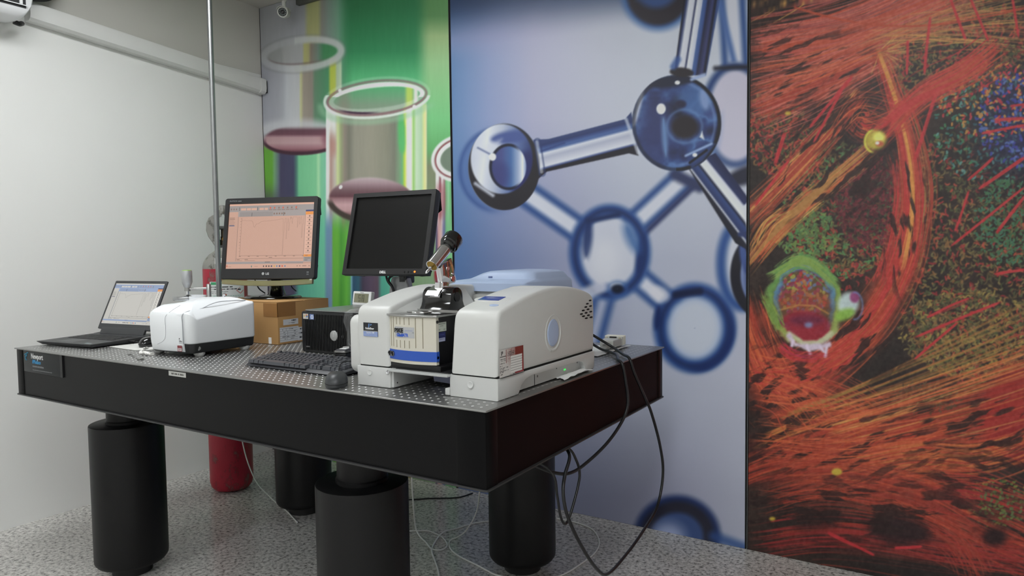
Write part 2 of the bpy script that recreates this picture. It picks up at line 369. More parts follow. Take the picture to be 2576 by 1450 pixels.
    # main tube
    body = [(818, (224, 228, 224)), (826, (226, 228, 224)), (832, (170, 138, 128)), (842, (190, 182, 172)), (850, (196, 208, 150)), (858, (150, 160, 120)), (866, (142, 132, 120)), (878, (118, 118, 106)), (892, (146, 144, 130)), (935, (150, 148, 132)), (975, (136, 136, 120)), (992, (120, 124, 110)), (1002, (124, 148, 120)), (1012, (112, 176, 124)), (1018, (190, 212, 70)), (1024, (230, 236, 214)), (1034, (236, 240, 228)), (1040, (150, 200, 110)), (1047, (196, 220, 190)), (1060, (176, 208, 170)), (1067, (214, 220, 148)), (1072, (224, 224, 170)), (1078, (122, 132, 108)), (1100, (124, 134, 110))]
    m = ss(262-V, 8)*ss(V-540, 40)*ss(820-U, 2)*ss(U-1074, 2); c.c += (ramp(U, body)-c.c)*m[..., None]
    m = ss(abs(U-(1010+(V-330)*.03))-9+np.maximum(abs(V-340)-20, 0)*.12, 5)*ss(290-V, 10)*ss(V-385, 10); c.mix(m, (92, 182, 110))
    c.mix(ss(abs(U-835)-10, 5)*ss(264-V, 6)*ss(V-335, 25)*.85, (226, 230, 226)); c.mix(ss(abs(U-838)-7, 5)*ss(345-V, 20)*ss(V-392, 16)*.7, (176, 128, 118))
    d = c.ell(948, 246, 127, 44, -6)
    inn = lerp((86, 172, 116), (128, 152, 128), (V-215)/50); inn = inn*(1-.0)+0
    m = ss(d+6, 4); c.c += (inn-c.c)*m[..., None]
    c.mix(ss(d+6, 5)*ss(abs(U-865)-14, 12)*.55, (136, 128, 116)); c.mix(ss(d+6, 5)*ss(abs(U-1030)-9, 6)*.8, (198, 216, 96)); c.mix(ss(d+6, 5)*ss(abs(U-1046)-5, 4)*.9, (230, 236, 222))
    c.mix(ss(abs(d+12)-6, 3)*np.where(V < 245, 1, .35), (232, 238, 232)); c.mix(ss(abs(d+2)-3.2, 2.2)*np.where(V < 245, .75, .95), (138, 108, 112)); c.mix(ss(abs(d-5)-3.5, 2.5)*np.where(V > 240, .9, .25), (220, 230, 222))
    c.mix(ss(abs(d-16)-7, 6)*ss(262-V, 8)*.5, (150, 196, 160)); c.mix(ss(abs(d+7)-2.6, 2)*ss(266-V, 6)*ss(abs(U-900)-40, 25), (64, 40, 62))
    for x, y, r in ((855, 228, 4), (1042, 268, 4)): c.mix(ss(c.ell(x, y, r, r), 2), (245, 248, 245))
    # liquid of the main tube
    d = c.ell(936, 503, 108, 56, 3); g = ramp(V, [(448, (186, 170, 174)), (462, (160, 136, 142)), (480, (112, 84, 90)), (494, (98, 62, 70)), (500, (150, 112, 116)), (515, (196, 158, 162)), (530, (186, 148, 150)), (548, (96, 62, 66))])
    m = ss(d, 4); c.c += (g-c.c)*m[..., None]; c.mix(ss(abs(d+1)-7, 4)*ss(506-V, 10), (62, 52, 46)); c.mix(ss(c.ell(857, 471, 4, 5, 30), 2), (250, 250, 250))
    # third tube at the right edge
    body = [(1090, (150, 120, 118)), (1095, (224, 224, 222)), (1103, (214, 214, 210)), (1107, (128, 70, 80)), (1112, (226, 224, 222)), (1118, (150, 110, 116)), (1122, (112, 182, 124)), (1128, (150, 200, 160)), (1133, (106, 176, 116)), (1145, (112, 178, 118)), (1160, (120, 180, 124))]
    lowb = [(1090, (60, 56, 92)), (1098, (66, 58, 96)), (1103, (196, 150, 150)), (1110, (206, 178, 172)), (1117, (90, 100, 150)), (1123, (116, 182, 128)), (1145, (126, 190, 134)), (1160, (126, 190, 134))]
    m = ss(1096-U, 2)*ss(395-V, 8); c.c += (lerp(0, 1, 0*U)*0+ramp(U, body)-c.c)*m[..., None]
    m = ss(1096-U, 2)*ss(545-V, 50); c.c += (ramp(U, lowb)-c.c)*m[..., None]
    c.mix(ss(c.ell(1120, 690, 30, 26, 0), 10)*ss(1092-U, 2), (150, 32, 44)); c.mix(ss(c.ell(1108, 505, 13, 45, 0), 10)*.5, (140, 60, 70))
    d = c.ell(1160, 398, 66, 50, -12); c.mix(ss(d, 3), (112, 128, 112)); c.mix(ss(abs(d+7)-6, 3), (228, 232, 228)); c.mix(ss(abs(d)-2.6, 2), (134, 74, 80)); c.mix(ss(abs(d-6)-4, 3), (222, 226, 224))
    c.c += ((fbm(U*3, V*.35, 14, 3)-.5)*6)[..., None]
    return c
mural('tube_mural', 'green wall mural printed with glass test tubes, beside the white wall', paint_tubes(),
      axis_pts([(XW+.002, .0045), (-1.408, 0)]), axis_pts([(.001, .03), (.95, .0045), (2.998, 0)]))
# ---- mural of the glass molecule
def paint_molecule():
    c = Cv(1100, -380, 1930, 1420, 1.5); U, V = c.U, c.V
    t = (U-1130)/750
    base = ramp(U, [(1130, (98, 132, 176)), (1230, (138, 152, 190)), (1340, (166, 168, 194)), (1500, (182, 186, 202)), (1650, (192, 198, 210)), (1900, (190, 196, 208))])
    low = ramp(U, [(1130, (74, 108, 158)), (1250, (108, 124, 164)), (1420, (142, 148, 176)), (1600, (166, 172, 190)), (1900, (174, 178, 194))])
    k = np.clip((V-300)/350, 0, 1)[..., None]; c.c[:] = base*(1-k)+low*k
    bot = ramp(U, [(1130, (92, 112, 156)), (1450, (130, 134, 160)), (1650, (142, 144, 166)), (1900, (172, 176, 192))]); k = np.clip((V-1000)/250, 0, 1)[..., None]; c.c += (bot-c.c)*k
    d = V-(30+(U-1140)*-.12+0*U); c.mix(ss(V-66+(U-1140)*.13+fbm(U, V, 200, 5)*20, 75), (36, 54, 88)); c.mix(ss(abs(V-100+(U-1140)*.1)-25, 45)*ss(U-1330, 150)*.5, (150, 148, 184))
    c.mix(ss(-60-V, 120)*.0, (34, 54, 90))
    NV, BL, DK, LT = (34, 60, 112), (52, 90, 148), (22, 24, 38), (204, 208, 218)
    # ---- blurred far parts
    def soft_ring(cx, cy, a, b, w, e, core=True, fill=(196, 200, 212)):
        d = c.ell(cx, cy, a, b); c.mix(ss(d+w*.6, e*1.2)*.85, fill); c.mix(ss(abs(d)-w*.75, e*1.15), (46, 78, 136))
        if core: c.mix(ss(abs(d)-w*.28, e*.9)*.85, (24, 40, 84))
    def soft_rod(p, q, w, e, fill=(198, 202, 214)):
        p, q = np.array(p, float), np.array(q, float); n = np.array([-(q-p)[1], (q-p)[0]]); n /= np.hypot(*n)
        c.mix(ss(c.seg(p, q)-w*.8, e), fill)
        for s in (-1, 1): c.mix(ss(c.seg(p+n*w*s, q+n*w*s)-8, e*1.1), (46, 76, 132))
    soft_rod((1838, -60), (1850, 160), 26, 9); c.mix(ss(c.seg((1800, -40), (1845, 150))-7, 8), (74, 104, 160))
    d = c.ell(1850, 290, 82, 128); c.mix(ss(d, 10), (190, 188, 206)); c.mix(ss(abs(d+4)-9, 10)*np.where(V < 300, 1, .8), NV); c.mix(ss(c.seg((1800, 172), (1890, 168))-5, 8), DK)
    c.mix(ss(c.ell(1800, 350, 10, 60, 10), 14)*.6, (110, 138, 186)); c.mix(ss(c.ell(1880, 440, 60, 22, -20), 10), (34, 36, 54))
    d = c.ell(1655, -20, 88, 92); c.mix(ss(d-4, 14), (58, 96, 154)); c.mix(ss(d+8, 8), (40, 36, 44)); c.mix(ss(c.ell(1650, -40, 60, 60), 12), (50, 74, 122))
    soft_rod((1330, 492), (1470, 590), 26, 9); soft_rod((1592, 568), (1738, 432), 25, 9)
    c.mix(ss(c.seg((1620, 590), (1745, 470))-6, 9), (36, 44, 84)); c.mix(ss(c.seg((1700, 440), (1760, 470))-14, 10), (44, 52, 88))
    soft_rod((1612, 706), (1690, 772), 24, 10); soft_rod((1520, 745), (1478, 900), 20, 12, (160, 168, 192))
    soft_ring(1534, 635, 88, 106, 20, 9)
    c.mix(ss(c.ell(1478, 600, 10, 46, 4)-2, 9)*.9, (22, 42, 92)); c.mix(ss(c.seg((1480, 556), (1555, 540))-7, 7), (22, 40, 84)); c.mix(ss(c.ell(1612, 640, 11, 52, 8), 10), (22, 44, 96)); c.mix(ss(c.ell(1590, 600, 15, 40, -25), 16)*.8, (52, 92, 150))
    c.mix(ss(c.seg((1505, 727), (1525, 722))-9, 8), (90, 110, 158)); c.mix(ss(c.ell(1553, 727, 15, 11, 0), 6), (12, 20, 40)); c.mix(ss(abs(c.ell(1553, 727, 24, 18))-3, 8)*.7, BL)
    c.mix(ss(c.ell(1520, 660, 38, 52), 30)*.5, (214, 216, 222)); c.mix(ss(c.seg((1475, 740), (1510, 722))-16, 10)*.8, (198, 200, 212))
    soft_ring(1748, 826, 86, 96, 24, 10, fill=(186, 194, 208)); c.mix(ss(c.seg((1700, 742), (1760, 734))-9, 7), (16, 28, 62)); c.mix(ss(c.ell(1655, 800, 9, 30, 6), 9), (18, 38, 88)); c.mix(ss(abs(c.ell(1748, 826, 92, 102))-9, 8)*ss(1740-U, 40)*ss(800-V, 60), (18, 40, 92))
    c.mix(ss(c.ell(1660, 740, 26, 18, 30), 10)*.7, (208, 208, 216)); c.mix(ss(abs(c.ell(1748, 826, 62, 72))-5, 14)*.3, (120, 150, 196))
    soft_ring(1870, 665, 56, 108, 16, 10, core=False); d = c.ell(1915, 692, 76, 106); c.mix(ss(d, 3), (120, 138, 180)); c.mix(ss(abs(d+11)-13, 4), (26, 26, 36)); c.mix(ss(c.ell(1872, 650, 10, 40, -10), 6), (64, 84, 140)); c.mix(ss(c.ell(1886, 700, 14, 50), 10)*.6, (40, 52, 96))
    d = c.ell(1703, 1352, 102, 98); c.mix(ss(d+4, 8), (56, 76, 122)); c.mix(ss(abs(d+6)-13, 12)*ss(V-1400, 30), (28, 44, 88)); c.mix(ss(abs(d+22)-14, 9)*.9, (34, 32, 44)); c.mix(ss(c.ell(1680, 1352, 40, 34), 26), (150, 160, 192)); c.mix(ss(c.seg((1795, 1350), (1890, 1385))-12, 12)*.8, (44, 74, 130))
    # ---- bond going up from the main ball
    p = [(1695, 190), (1728, -60), (1822, -60), (1776, 190)]; d = c.poly(p); s = (U-(1735+(190-V)*.155))/42.
    g = ramp(s, [(-1, (24, 24, 34)), (-.86, (48, 60, 104)), (-.7, (206, 210, 220)), (-.42, (198, 202, 214)), (-.32, (40, 48, 86)), (-.22, (210, 214, 222)), (.05, (190, 196, 212)), (.12, (70, 96, 150)), (.3, (58, 82, 138)), (.42, (34, 36, 60)), (.7, (60, 66, 110)), (.86, (28, 28, 40)), (1, (60, 80, 130))])
    m = ss(d, 2); c.c += (g-c.c)*m[..., None]
    # ---- bond down right
    p = [(1728, 418), (1800, 385), (1898, 520), (1898, 640), (1850, 612)]; d = c.poly(p); s = ((U-1728)*.80-(V-418)*.60)/(62+(V-400)*.06)
    g = ramp(s, [(-.4, (20, 20, 28)), (.0, (30, 32, 48)), (.06, (196, 200, 210)), (.12, (40, 52, 96)), (.34, (50, 70, 120)), (.42, (26, 30, 52)), (.5, (214, 218, 226)), (.76, (206, 210, 222)), (.84, (40, 48, 90)), (1.1, (34, 40, 74))])
    m = ss(d, 2); c.c += (g-c.c)*m[..., None]; c.mix(ss(c.poly([(1868, 520), (1890, 500), (1890, 585), (1880, 580)]), 3), (206, 210, 222)); c.mix(ss(c.seg((1862, 590), (1895, 590))-6, 4), (44, 56, 100))
    # ---- bond to the left ball
    p = [(1342, 352), (1380, 350), (1572, 300), (1588, 282), (1606, 392), (1582, 386), (1376, 432), (1352, 452)]; d = c.poly(p); s = ((V-(362+(U-1350)*-.262)))/88.
    g = ramp(s, [(0, (44, 58, 104)), (.08, (34, 48, 96)), (.2, (66, 92, 148)), (.26, (70, 96, 150)), (.33, (206, 210, 220)), (.45, (168, 174, 194)), (.6, (192, 196, 210)), (.7, (206, 210, 220)), (.76, (60, 76, 128)), (.8, (26, 24, 34)), (1.05, (30, 28, 38))])
    m = ss(d, 2); c.c += (g-c.c)*m[..., None]
    c.mix(ss(c.seg((1362, 380), (1420, 360))-2, 3)*.8, (40, 56, 108))
    # ---- left ball
    c.mix(ss(c.ell(1256, 430, 98, 106), 16)*.55*ss(U-1262, 40), (66, 96, 154)); d = c.ell(1256, 428, 92, 98); c.mix(ss(abs(d-6)-3, 9)*ss(U-1230, 30)*.8, (40, 66, 124))
    d = c.ell(1268, 420, 90, 109); m = ss(d, 2)
    g = ramp(U+(V-420)*.15, [(1180, (190, 196, 210)), (1215, (212, 216, 224)), (1250, (176, 184, 202)), (1290, (96, 116, 164)), (1330, (44, 56, 104)), (1358, (30, 34, 64))]); c.c += (g-c.c)*m[..., None]
    c.mix(ss(c.ell(1285, 345, 50, 16, -8), 8)*m, (70, 86, 142)); c.mix(ss(c.poly([(1192, 385), (1232, 360), (1262, 350), (1240, 400)]), 9)*.6, (204, 208, 220)); c.mix(ss(c.seg((1202, 372), (1240, 392))-2, 3)*.7*m, (60, 76, 124))
    c.mix(ss(c.ell(1318, 440, 30, 60, 12), 12)*m*.9, (36, 40, 92)); c.mix(m*ss(-(c.ell(1262, 400, 78, 88)), 3), (38, 36, 42)); c.mix(ss(c.seg((1196, 462), (1240, 492))-4, 5)*.9, (196, 202, 216))
    di = c.ell(1279, 420, 45, 55); g = ramp(U, [(1236, (60, 66, 116)), (1262, (72, 80, 132)), (1285, (70, 104, 158)), (1303, (150, 166, 196)), (1315, (222, 226, 232)), (1324, (120, 140, 180))]); mi = ss(di, 2); c.c += (g-c.c)*mi[..., None]
    c.mix(ss(abs(di)-3.5, 2.5)*ss(U-1300, 12), (30, 32, 48)); c.mix(mi*ss(c.ell(1262, 440, 20, 30), 14)*.5, (54, 56, 108)); c.mix(ss(c.ell(1239, 395, 9, 9.5), 2.5), (226, 230, 230))
    c.mix(ss(c.seg((1350, 358), (1362, 432))-5, 3)*.55, (210, 214, 222)); c.mix(ss(abs(c.seg((1352, 356), (1364, 436))-7)-2, 2)*.6, (40, 54, 100))
    # ---- main ball
    d = c.ell(1702, 310, 112, 121); m = ss(d, 2.2); n = fbm(U, V, 55, 9)
    g = ramp(n+(U-1700)*.0006, [(.2, (26, 30, 52)), (.4, (44, 54, 98)), (.52, (56, 78, 130)), (.62, (78, 110, 164)), (.75, (60, 74, 124))]); c.c += (g-c.c)*m[..., None]
    c.mix(m*ss(c.ell(1650, 330, 42, 80), 25)*.85, (50, 58, 104)); c.mix(m*ss(c.ell(1745, 255, 45, 30, 15), 16)*.8, (70, 104, 158)); c.mix(m*ss(c.ell(1722, 320, 34, 30), 9), (36, 30, 36)); c.mix(m*ss(c.ell(1712, 262, 14, 10), 5), (34, 34, 60)); c.mix(m*ss(abs(c.ell(1722, 318, 44, 42))-3, 5)*.55, (104, 138, 186))
    c.mix(m*ss(c.ell(1672, 345, 7, 50, -4), 7)*.8, (110, 146, 192)); c.mix(m*ss(c.ell(1772, 250, 12, 26, -10), 8)*.9, (128, 150, 192)); c.mix(m*ss(c.ell(1606, 268, 6, 52, 14), 5)*.9, (190, 196, 212))
    c.mix(m*ss(-(d+9), 3)*np.where(U > 1700, 1, .55), (26, 26, 34)); c.mix(ss(abs(d+16)-3, 4)*ss(1700-U, 30)*m*.5, (120, 148, 196)); c.mix(ss(c.ell(1690, 205, 62, 14, -8), 6)*m, (30, 34, 54)); c.mix(ss(c.ell(1715, 182, 30, 12, 4), 4), (38, 34, 40)); c.mix(ss(c.seg((1740, 200), (1772, 188))-4, 4), (150, 168, 204)); c.mix(ss(c.seg((1694, 168), (1705, 150))-8, 6)*.8, (50, 82, 146))
    c.mix(ss(c.seg((1575, 300), (1605, 385))-4, 3)*.7, (196, 202, 214)); c.mix(ss(c.poly([(1726, 390), (1775, 355), (1800, 362), (1768, 405), (1740, 424)]), 4)*.9, (46, 62, 110)); c.mix(ss(c.seg((1725, 392), (1790, 362))-3, 3), (140, 164, 204)); c.mix(ss(c.seg((1735, 410), (1778, 378))-3, 2.5), (20, 20, 30)); c.mix(ss(c.poly([(1760, 345), (1766, 330), (1772, 352)]), 2.5), (214, 220, 228))
    c.mix(ss(c.ell(1663, 274, 11.5, 13.5), 2.5), (236, 240, 240)); c.mix(ss(c.ell(1704, 208, 6.5, 5), 2), (228, 232, 236)); c.mix(ss(c.ell(1748, 390, 6, 5), 2), (224, 228, 234))
    return c
mural('molecule_mural', 'blue wall mural printed with a glass ball-and-stick molecule', paint_molecule(),
      axis_pts([(-1.404, .0042), (.196, 0)]), axis_pts([(.001, .0036), (2.5, .02), (2.998, 0)]))
# ---- mural of the stained cells
def paint_cells(*win):
    c = Cv(*win); U, V = c.U, c.V; R = np.random.default_rng(5)
    c.c[:] = (40, 29, 26)
    c.c += ((fbm(U, V, 90, 21)-.5)*34)[..., None]*np.array((1.2, .8, .6))
    blob = lambda x, y, a, b, e, r=0: ss(c.ell(x, y, a, b, r), e)
    # curly speckle fields: many short worms
    def worms(n, cx, cy, rx, ry, cols, L=(6, 16), w=1.5, al=.9):
        for col in cols:
            k = n//len(cols); a = R.random(k)*2*math.pi; q = np.sqrt(R.random(k)); x = cx+rx*q*np.cos(a); y = cy+ry*q*np.sin(a)
            th = R.random(k)*math.pi; ln = R.uniform(*L, k); cu = R.normal(0, .09, k); T = np.linspace(-.5, .5, 9)
            xs = x[:, None]+ln[:, None]*T*np.cos(th)[:, None]-cu[:, None]*ln[:, None]**2*T**2*np.sin(th)[:, None]
            ys = y[:, None]+ln[:, None]*T*np.sin(th)[:, None]+cu[:, None]*ln[:, None]**2*T**2*np.cos(th)[:, None]
            c.splat(xs.ravel(), ys.ravel(), 1., w, al*.5, al, col)
    OL = [(104, 96, 54), (120, 104, 60), (86, 74, 44), (132, 92, 50), (70, 78, 46)]; RD = [(158, 44, 44), (140, 34, 40), (176, 70, 50)]; GR = [(74, 132, 72), (110, 140, 66), (84, 110, 60)]
    worms(1500, 2440, 640, 190, 330, OL); worms(420, 2440, 640, 190, 330, RD); worms(1100, 2120, 530, 150, 170, OL+GR[:1]); worms(330, 2120, 560, 150, 170, RD); worms(240, 2030, 590, 80, 60, GR)
    worms(500, 1950, 330, 80, 110, OL+RD); worms(900, 2400, 120, 220, 140, OL); worms(260, 2400, 130, 220, 140, RD); worms(700, 2440, 840, 180, 110, OL+[(150, 128, 60)]); worms(900, 2900, 500, 420, 700, OL+RD); worms(600, 2700, -300, 500, 300, OL+RD)
    c.mix(blob(2555, 330, 130, 150, 90)*.75, (22, 26, 38))
    worms(300, 2490, 320, 140, 140, [(52, 112, 90), (58, 120, 76), (84, 140, 130), (44, 90, 90)], (4, 11), 1.6); c.mix(blob(2570, 310, 90, 110, 70)*.6, (34, 36, 92)); worms(230, 2560, 300, 110, 120, [(52, 56, 150), (56, 64, 160), (80, 104, 170)], (4, 11), 1.7); worms(260, 2500, 250, 140, 100, [(190, 50, 60), (190, 130, 60)], (4, 10), 1.5)
    worms(380, 2540, 560, 90, 110, [(56, 110, 84), (60, 104, 66)], (4, 11), 1.4); worms(180, 2510, 1265, 90, 60, [(96, 120, 52), (120, 132, 56), (60, 100, 60)], (3, 9), 1.5)
    c.mix(blob(2178, 480, 70, 110, 60, 12)*.6, (46, 22, 30)); worms(420, 2178, 500, 75, 130, [(120, 36, 46), (96, 30, 40), (80, 30, 36)], (4, 12), 1.5)
    # fibre bundles
    def haze(pts, w, col, al, e=40, s=60, seed=1):
        d = c.path(pts)-w; c.mix(ss(d, e)*al*np.clip(fbm(U, V, s, seed)*2.2-.35, 0, 1), col)
    def fib(pts, n, s0, s1, cols, w=1.2, al=.5, cur=10, t0=0., t1=1., fade=True):
        P = np.array([tuple(p) for p in spline([(x, y, 0) for x, y in pts], 14)])[:, :2]; D = np.gradient(P, axis=0); N = np.stack([-D[:, 1], D[:, 0]], 1); N /= np.hypot(*N.T)[:, None]
        m = len(P); S = np.linspace(0, 1, m); Lh = np.hypot(*np.diff(P, axis=0).T).sum(); K = max(24, int(Lh/1.7)); T = np.linspace(0, 1, K)
        for ci, col in enumerate(cols):
            k = max(1, n//len(cols)); o0 = R.normal(0, 1, k)*s0; o1 = R.normal(0, .35, k)*s1+o0/max(s0, 1e-6)*s1*.9; a = R.normal(0, cur, k); ph = R.random(k)*6.3; fr = R.uniform(2, 6, k)
            ta = np.clip(R.uniform(t0-.05, t0+.35, k), 0, 1); tb = np.clip(R.uniform(t1-.4, t1+.25, k), 0, 1)
            px = np.interp(T, S, P[:, 0]); py = np.interp(T, S, P[:, 1]); nx = np.interp(T, S, N[:, 0]); ny = np.interp(T, S, N[:, 1])
            off = o0[:, None]*(1-T)+o1[:, None]*T+a[:, None]*np.sin(fr[:, None]*T+ph[:, None])
            wt = np.where((T >= ta[:, None]) & (T <= tb[:, None]), 1., 0.) if fade else np.ones_like(off)
            wt = wt*R.uniform(.35, 1, k)[:, None]*np.clip(np.minimum(T, 1-T)*9, 0, 1)**.7
            c.splat((px+nx*off).ravel(), (py+ny*off).ravel(), wt.ravel(), w, al*.8, .9, col)
    O1, O2, O3, SA, RE, OC = (186, 72, 46), (204, 92, 52), (164, 52, 38), (206, 104, 88), (190, 46, 46), (206, 150, 74)
    haze([(1880, 130), (2180, 70), (2420, -30)], 40, (190, 84, 74), .95, 45, 50, 31); haze([(1880, 250), (2080, 200), (2230, 140)], 34, (176, 78, 64), .85, 40, 50, 32)
    fib([(1870, 140), (2150, 80), (2420, -40)], 150, 34, 50, [SA, (196, 84, 76), O1], 1.3, .5, 8); fib([(1870, 290), (2060, 215), (2240, 120)], 130, 34, 30, [O1, SA, O3], 1.2, .5, 8)
    fib([(1870, 60), (2100, 20), (2300, -60)], 40, 30, 40, [SA, (150, 70, 66)], 1.2, .45, 6); fib([(1880, 60), (1980, 0), (2060, -60)], 8, 20, 20, [OC], 1.1, .5, 3)
    fib([(2150, 130), (2400, 60), (2600, 30)], 46, 14, 60, [OC, O2, (170, 120, 66)], 1.1, .45, 6); fib([(2180, 90), (2420, 90), (2700, 120)], 30, 20, 40, [OC, (180, 96, 66)], 1.1, .4, 6)
    # star node
    for a in np.linspace(-1.2, 1.8, 16): fib([(2215, 130), (2215+70*math.cos(a+.3), 130+62*math.sin(a+.3))], 2, 1, 6, [(206, 158, 84)], 1.0, .55, 2)
    # long arc down the middle
    haze([(2215, 150), (2262, 280), (2292, 420), (2298, 560), (2262, 690), (2190, 820), (2040, 950)], 12, (160, 46, 36), .7, 22, 30, 33)
    haze([(2270, 660), (2180, 830), (2010, 980)], 40, (182, 62, 38), 1., 34, 60, 34)
    arc = [(2205, 110), (2245, 240), (2285, 370), (2300, 520), (2276, 660), (2200, 800), (2090, 910), (1960, 1010)]
    fib(arc, 84, 11, 36, [O1, O2, O3, RE], 1.25, .5, 8); fib([(2205, 120), (2255, 260), (2290, 400), (2296, 540), (2270, 680)], 10, 4, 6, [OC, (214, 140, 60)], 1.5, .6, 4, fade=False)
    fib([(2222, 130), (2300, 300), (2336, 450), (2330, 560), (2300, 690)], 14, 5, 12, [(150, 110, 60), O3], 1.2, .45, 6); fib([(2240, 360), (2262, 480), (2240, 620), (2215, 720)], 30, 8, 14, [O3, RE], 1.2, .45, 6)
    # left diagonals
    haze([(1880, 540), (2010, 420), (2130, 270)], 16, (176, 74, 48), .9, 22, 40, 35)
    fib([(1870, 560), (1990, 440), (2090, 330), (2170, 230)], 90, 16, 14, [O1, O2, OC, O3], 1.2, .5, 6); fib([(1870, 680), (1960, 570), (2070, 470), (2200, 360)], 70, 9, 16, [OC, O2, (170, 120, 60)], 1.2, .5, 5)
    fib([(1880, 640), (1925, 560), (1990, 520)], 20, 14, 8, [O1, OC], 1.2, .5, 4); fib([(2120, 270), (2170, 330), (2260, 300), (2330, 250)], 40, 20, 20, [O3, RE, O1], 1.2, .45, 12)
    # red diagonal to the upper right
    haze([(2200, 350), (2320, 240), (2450, 150)], 16, (186, 52, 48), .85, 22, 40, 36); fib([(2180, 380), (2310, 250), (2430, 180), (2520, 110)], 70, 12, 22, [RE, (196, 60, 50), O1], 1.3, .5, 8); fib([(2200, 330), (2300, 260), (2420, 205)], 12, 8, 8, [RE], 1.6, .6, 4)
    # lower left mass
    haze([(1890, 860), (1960, 960), (2060, 1040)], 70, (176, 58, 36), 1., 60, 70, 37); haze([(1890, 1150), (2060, 1160), (2250, 1230), (2380, 1260)], 44, (156, 52, 36), .95, 50, 60, 38)
    c.mix(blob(1965, 935, 40, 26, 22)*.8, (42, 20, 18)); c.mix(blob(1905, 1155, 26, 30, 18)*.85, (28, 14, 16))
    fib([(1870, 720), (1900, 860), (1960, 970), (2050, 1040)], 80, 12, 40, [O1, O3, O2], 1.2, .5, 10); fib([(1870, 930), (1980, 950), (2110, 900), (2230, 800)], 60, 24, 26, [O1, O2, RE], 1.2, .45, 14); fib([(1890, 980), (2010, 1000), (2120, 1040), (2200, 1080)], 70, 40, 40, [O1, O3, O2], 1.2, .45, 16)
    # the wide fan
    for k in range(19):
        t = k/18; y1 = 745+t*330; x0 = 2130-t*190+R.normal(0, 14); y0 = 985+t*200+R.normal(0, 8); ol = t < .45
        cols = [(150, 124, 56), (170, 104, 52)] if t < .3 else ([(186, 104, 48), (200, 120, 56)] if t < .6 else [O1, O3])
        fib([(x0-140, y0+52), (x0, y0), ((x0+2600)/2, (y0+y1)/2+8), (2620, y1)], 3, 2.2, 2.6, cols, 1.6, .66, 2, fade=False)
    fib([(1900, 1200), (2150, 1120), (2400, 1060), (2640, 1010)], 120, 56, 60, [O1, O2, O3, (150, 50, 36)], 1.15, .42, 10)
    haze([(2060, 1110), (2320, 1050)], 50, (170, 52, 34), .7, 60, 60, 39); c.mix(blob(2545, 1030, 80, 110, 26, 20)*.8, (160, 36, 32)); c.mix(blob(2340, 1130, 90, 40, 30, 28)*.75, (172, 46, 32)); c.mix(blob(2590, 1110, 90, 60, 20)*.8, (140, 30, 32))
    c.mix(blob(2290, 1015, 90, 24, 22, -13)*.8, (34, 24, 22)); c.mix(blob(2390, 1120, 40, 14, 12, 6)*.85, (30, 20, 20)); worms(160, 2330, 1000, 90, 40, [(96, 70, 46), (84, 60, 40)], (5, 12), 1.4)
    fib([(2080, 1090), (2330, 1010), (2640, 900)], 26, 40, 60, [(196, 104, 52), OC, O2], 1.4, .55, 4, fade=False); fib([(1990, 1230), (2260, 1150), (2460, 1150), (2640, 1090)], 60, 30, 26, [O2, O1, (190, 104, 52)], 1.3, .5, 8)
    # bottom
    fib([(1880, 1240), (2080, 1210), (2300, 1250), (2480, 1330), (2640, 1400)], 130, 44, 40, [O3, O1, (140, 46, 36)], 1.2, .45, 14); fib([(1880, 1370), (2100, 1350), (2400, 1390), (2640, 1420)], 70, 26, 30, [(120, 34, 32), O3, (150, 40, 40)], 1.3, .45, 5)
    c.mix(blob(2262, 1335, 78, 36, 20, 8)*.9, (30, 16, 20)); c.mix(blob(2502, 1352, 30, 22, 14)*.9, (26, 14, 18)); c.mix(blob(2060, 1310, 60, 22, 20, -10)*.7, (36, 20, 20)); c.mix(blob(2520, 1275, 60, 40, 26)*.6, (34, 32, 24))
    fib([(2330, 1300), (2420, 1370), (2470, 1460)], 40, 20, 30, [O3, (150, 60, 44)], 1.2, .45, 10); fib([(2340, 1210), (2480, 1230), (2640, 1290)], 40, 40, 30, [RE, (150, 36, 40), O3], 1.3, .5, 5); worms(60, 2520, 1270, 60, 40, [(100, 116, 56), (86, 104, 60)], (3, 8), 1.5)
    fib([(2800, 900), (2950, 300), (3200, -200)], 120, 80, 120, [O1, RE, O2], 1.8, .5, 20); fib([(2600, 1100), (2900, 1000), (3300, 1100)], 120, 120, 120, [O1, O3], 1.8, .5, 20); fib([(1900, -250), (2400, -300), (3100, -500)], 140, 90, 160, [SA, O1], 2., .5, 20)
    # dark gaps of the network, drawn out along the strands, then a few strands across them
    def gaps(reg, ang, seed, thr=.56, sc=13., st=.2, al=.85):
        t = math.radians(ang); a = U*math.cos(t)+V*math.sin(t); b_ = -U*math.sin(t)+V*math.cos(t); w = (fbm(U, V, 70, seed+40)-.5)*26
        c.mix(np.clip((fbm(a*st, b_+w, sc, seed, 4)-thr)*10, 0, 1)*reg*al, (36, 20, 19))
    gaps(blob(2010, 175, 190, 110, 70), -24, 71); gaps(blob(2130, 300, 110, 90, 50), -48, 72, .55); gaps(blob(2080, 420, 150, 150, 60), -46, 77, .55)
    gaps(blob(1960, 1000, 120, 130, 60), -20, 73, .56, 14, .4); gaps(blob(2130, 1120, 250, 90, 70), -20, 74, .57); gaps(blob(2150, 1290, 330, 80, 50), 6, 75, .53); gaps(blob(2500, 1200, 160, 60, 50), 12, 76, .55)
    gaps(blob(2280, 560, 60, 190, 30), 86, 78, .54); gaps(blob(2170, 850, 130, 110, 50), -42, 79, .58); gaps(blob(2420, 1080, 200, 90, 50), -16, 80, .56)
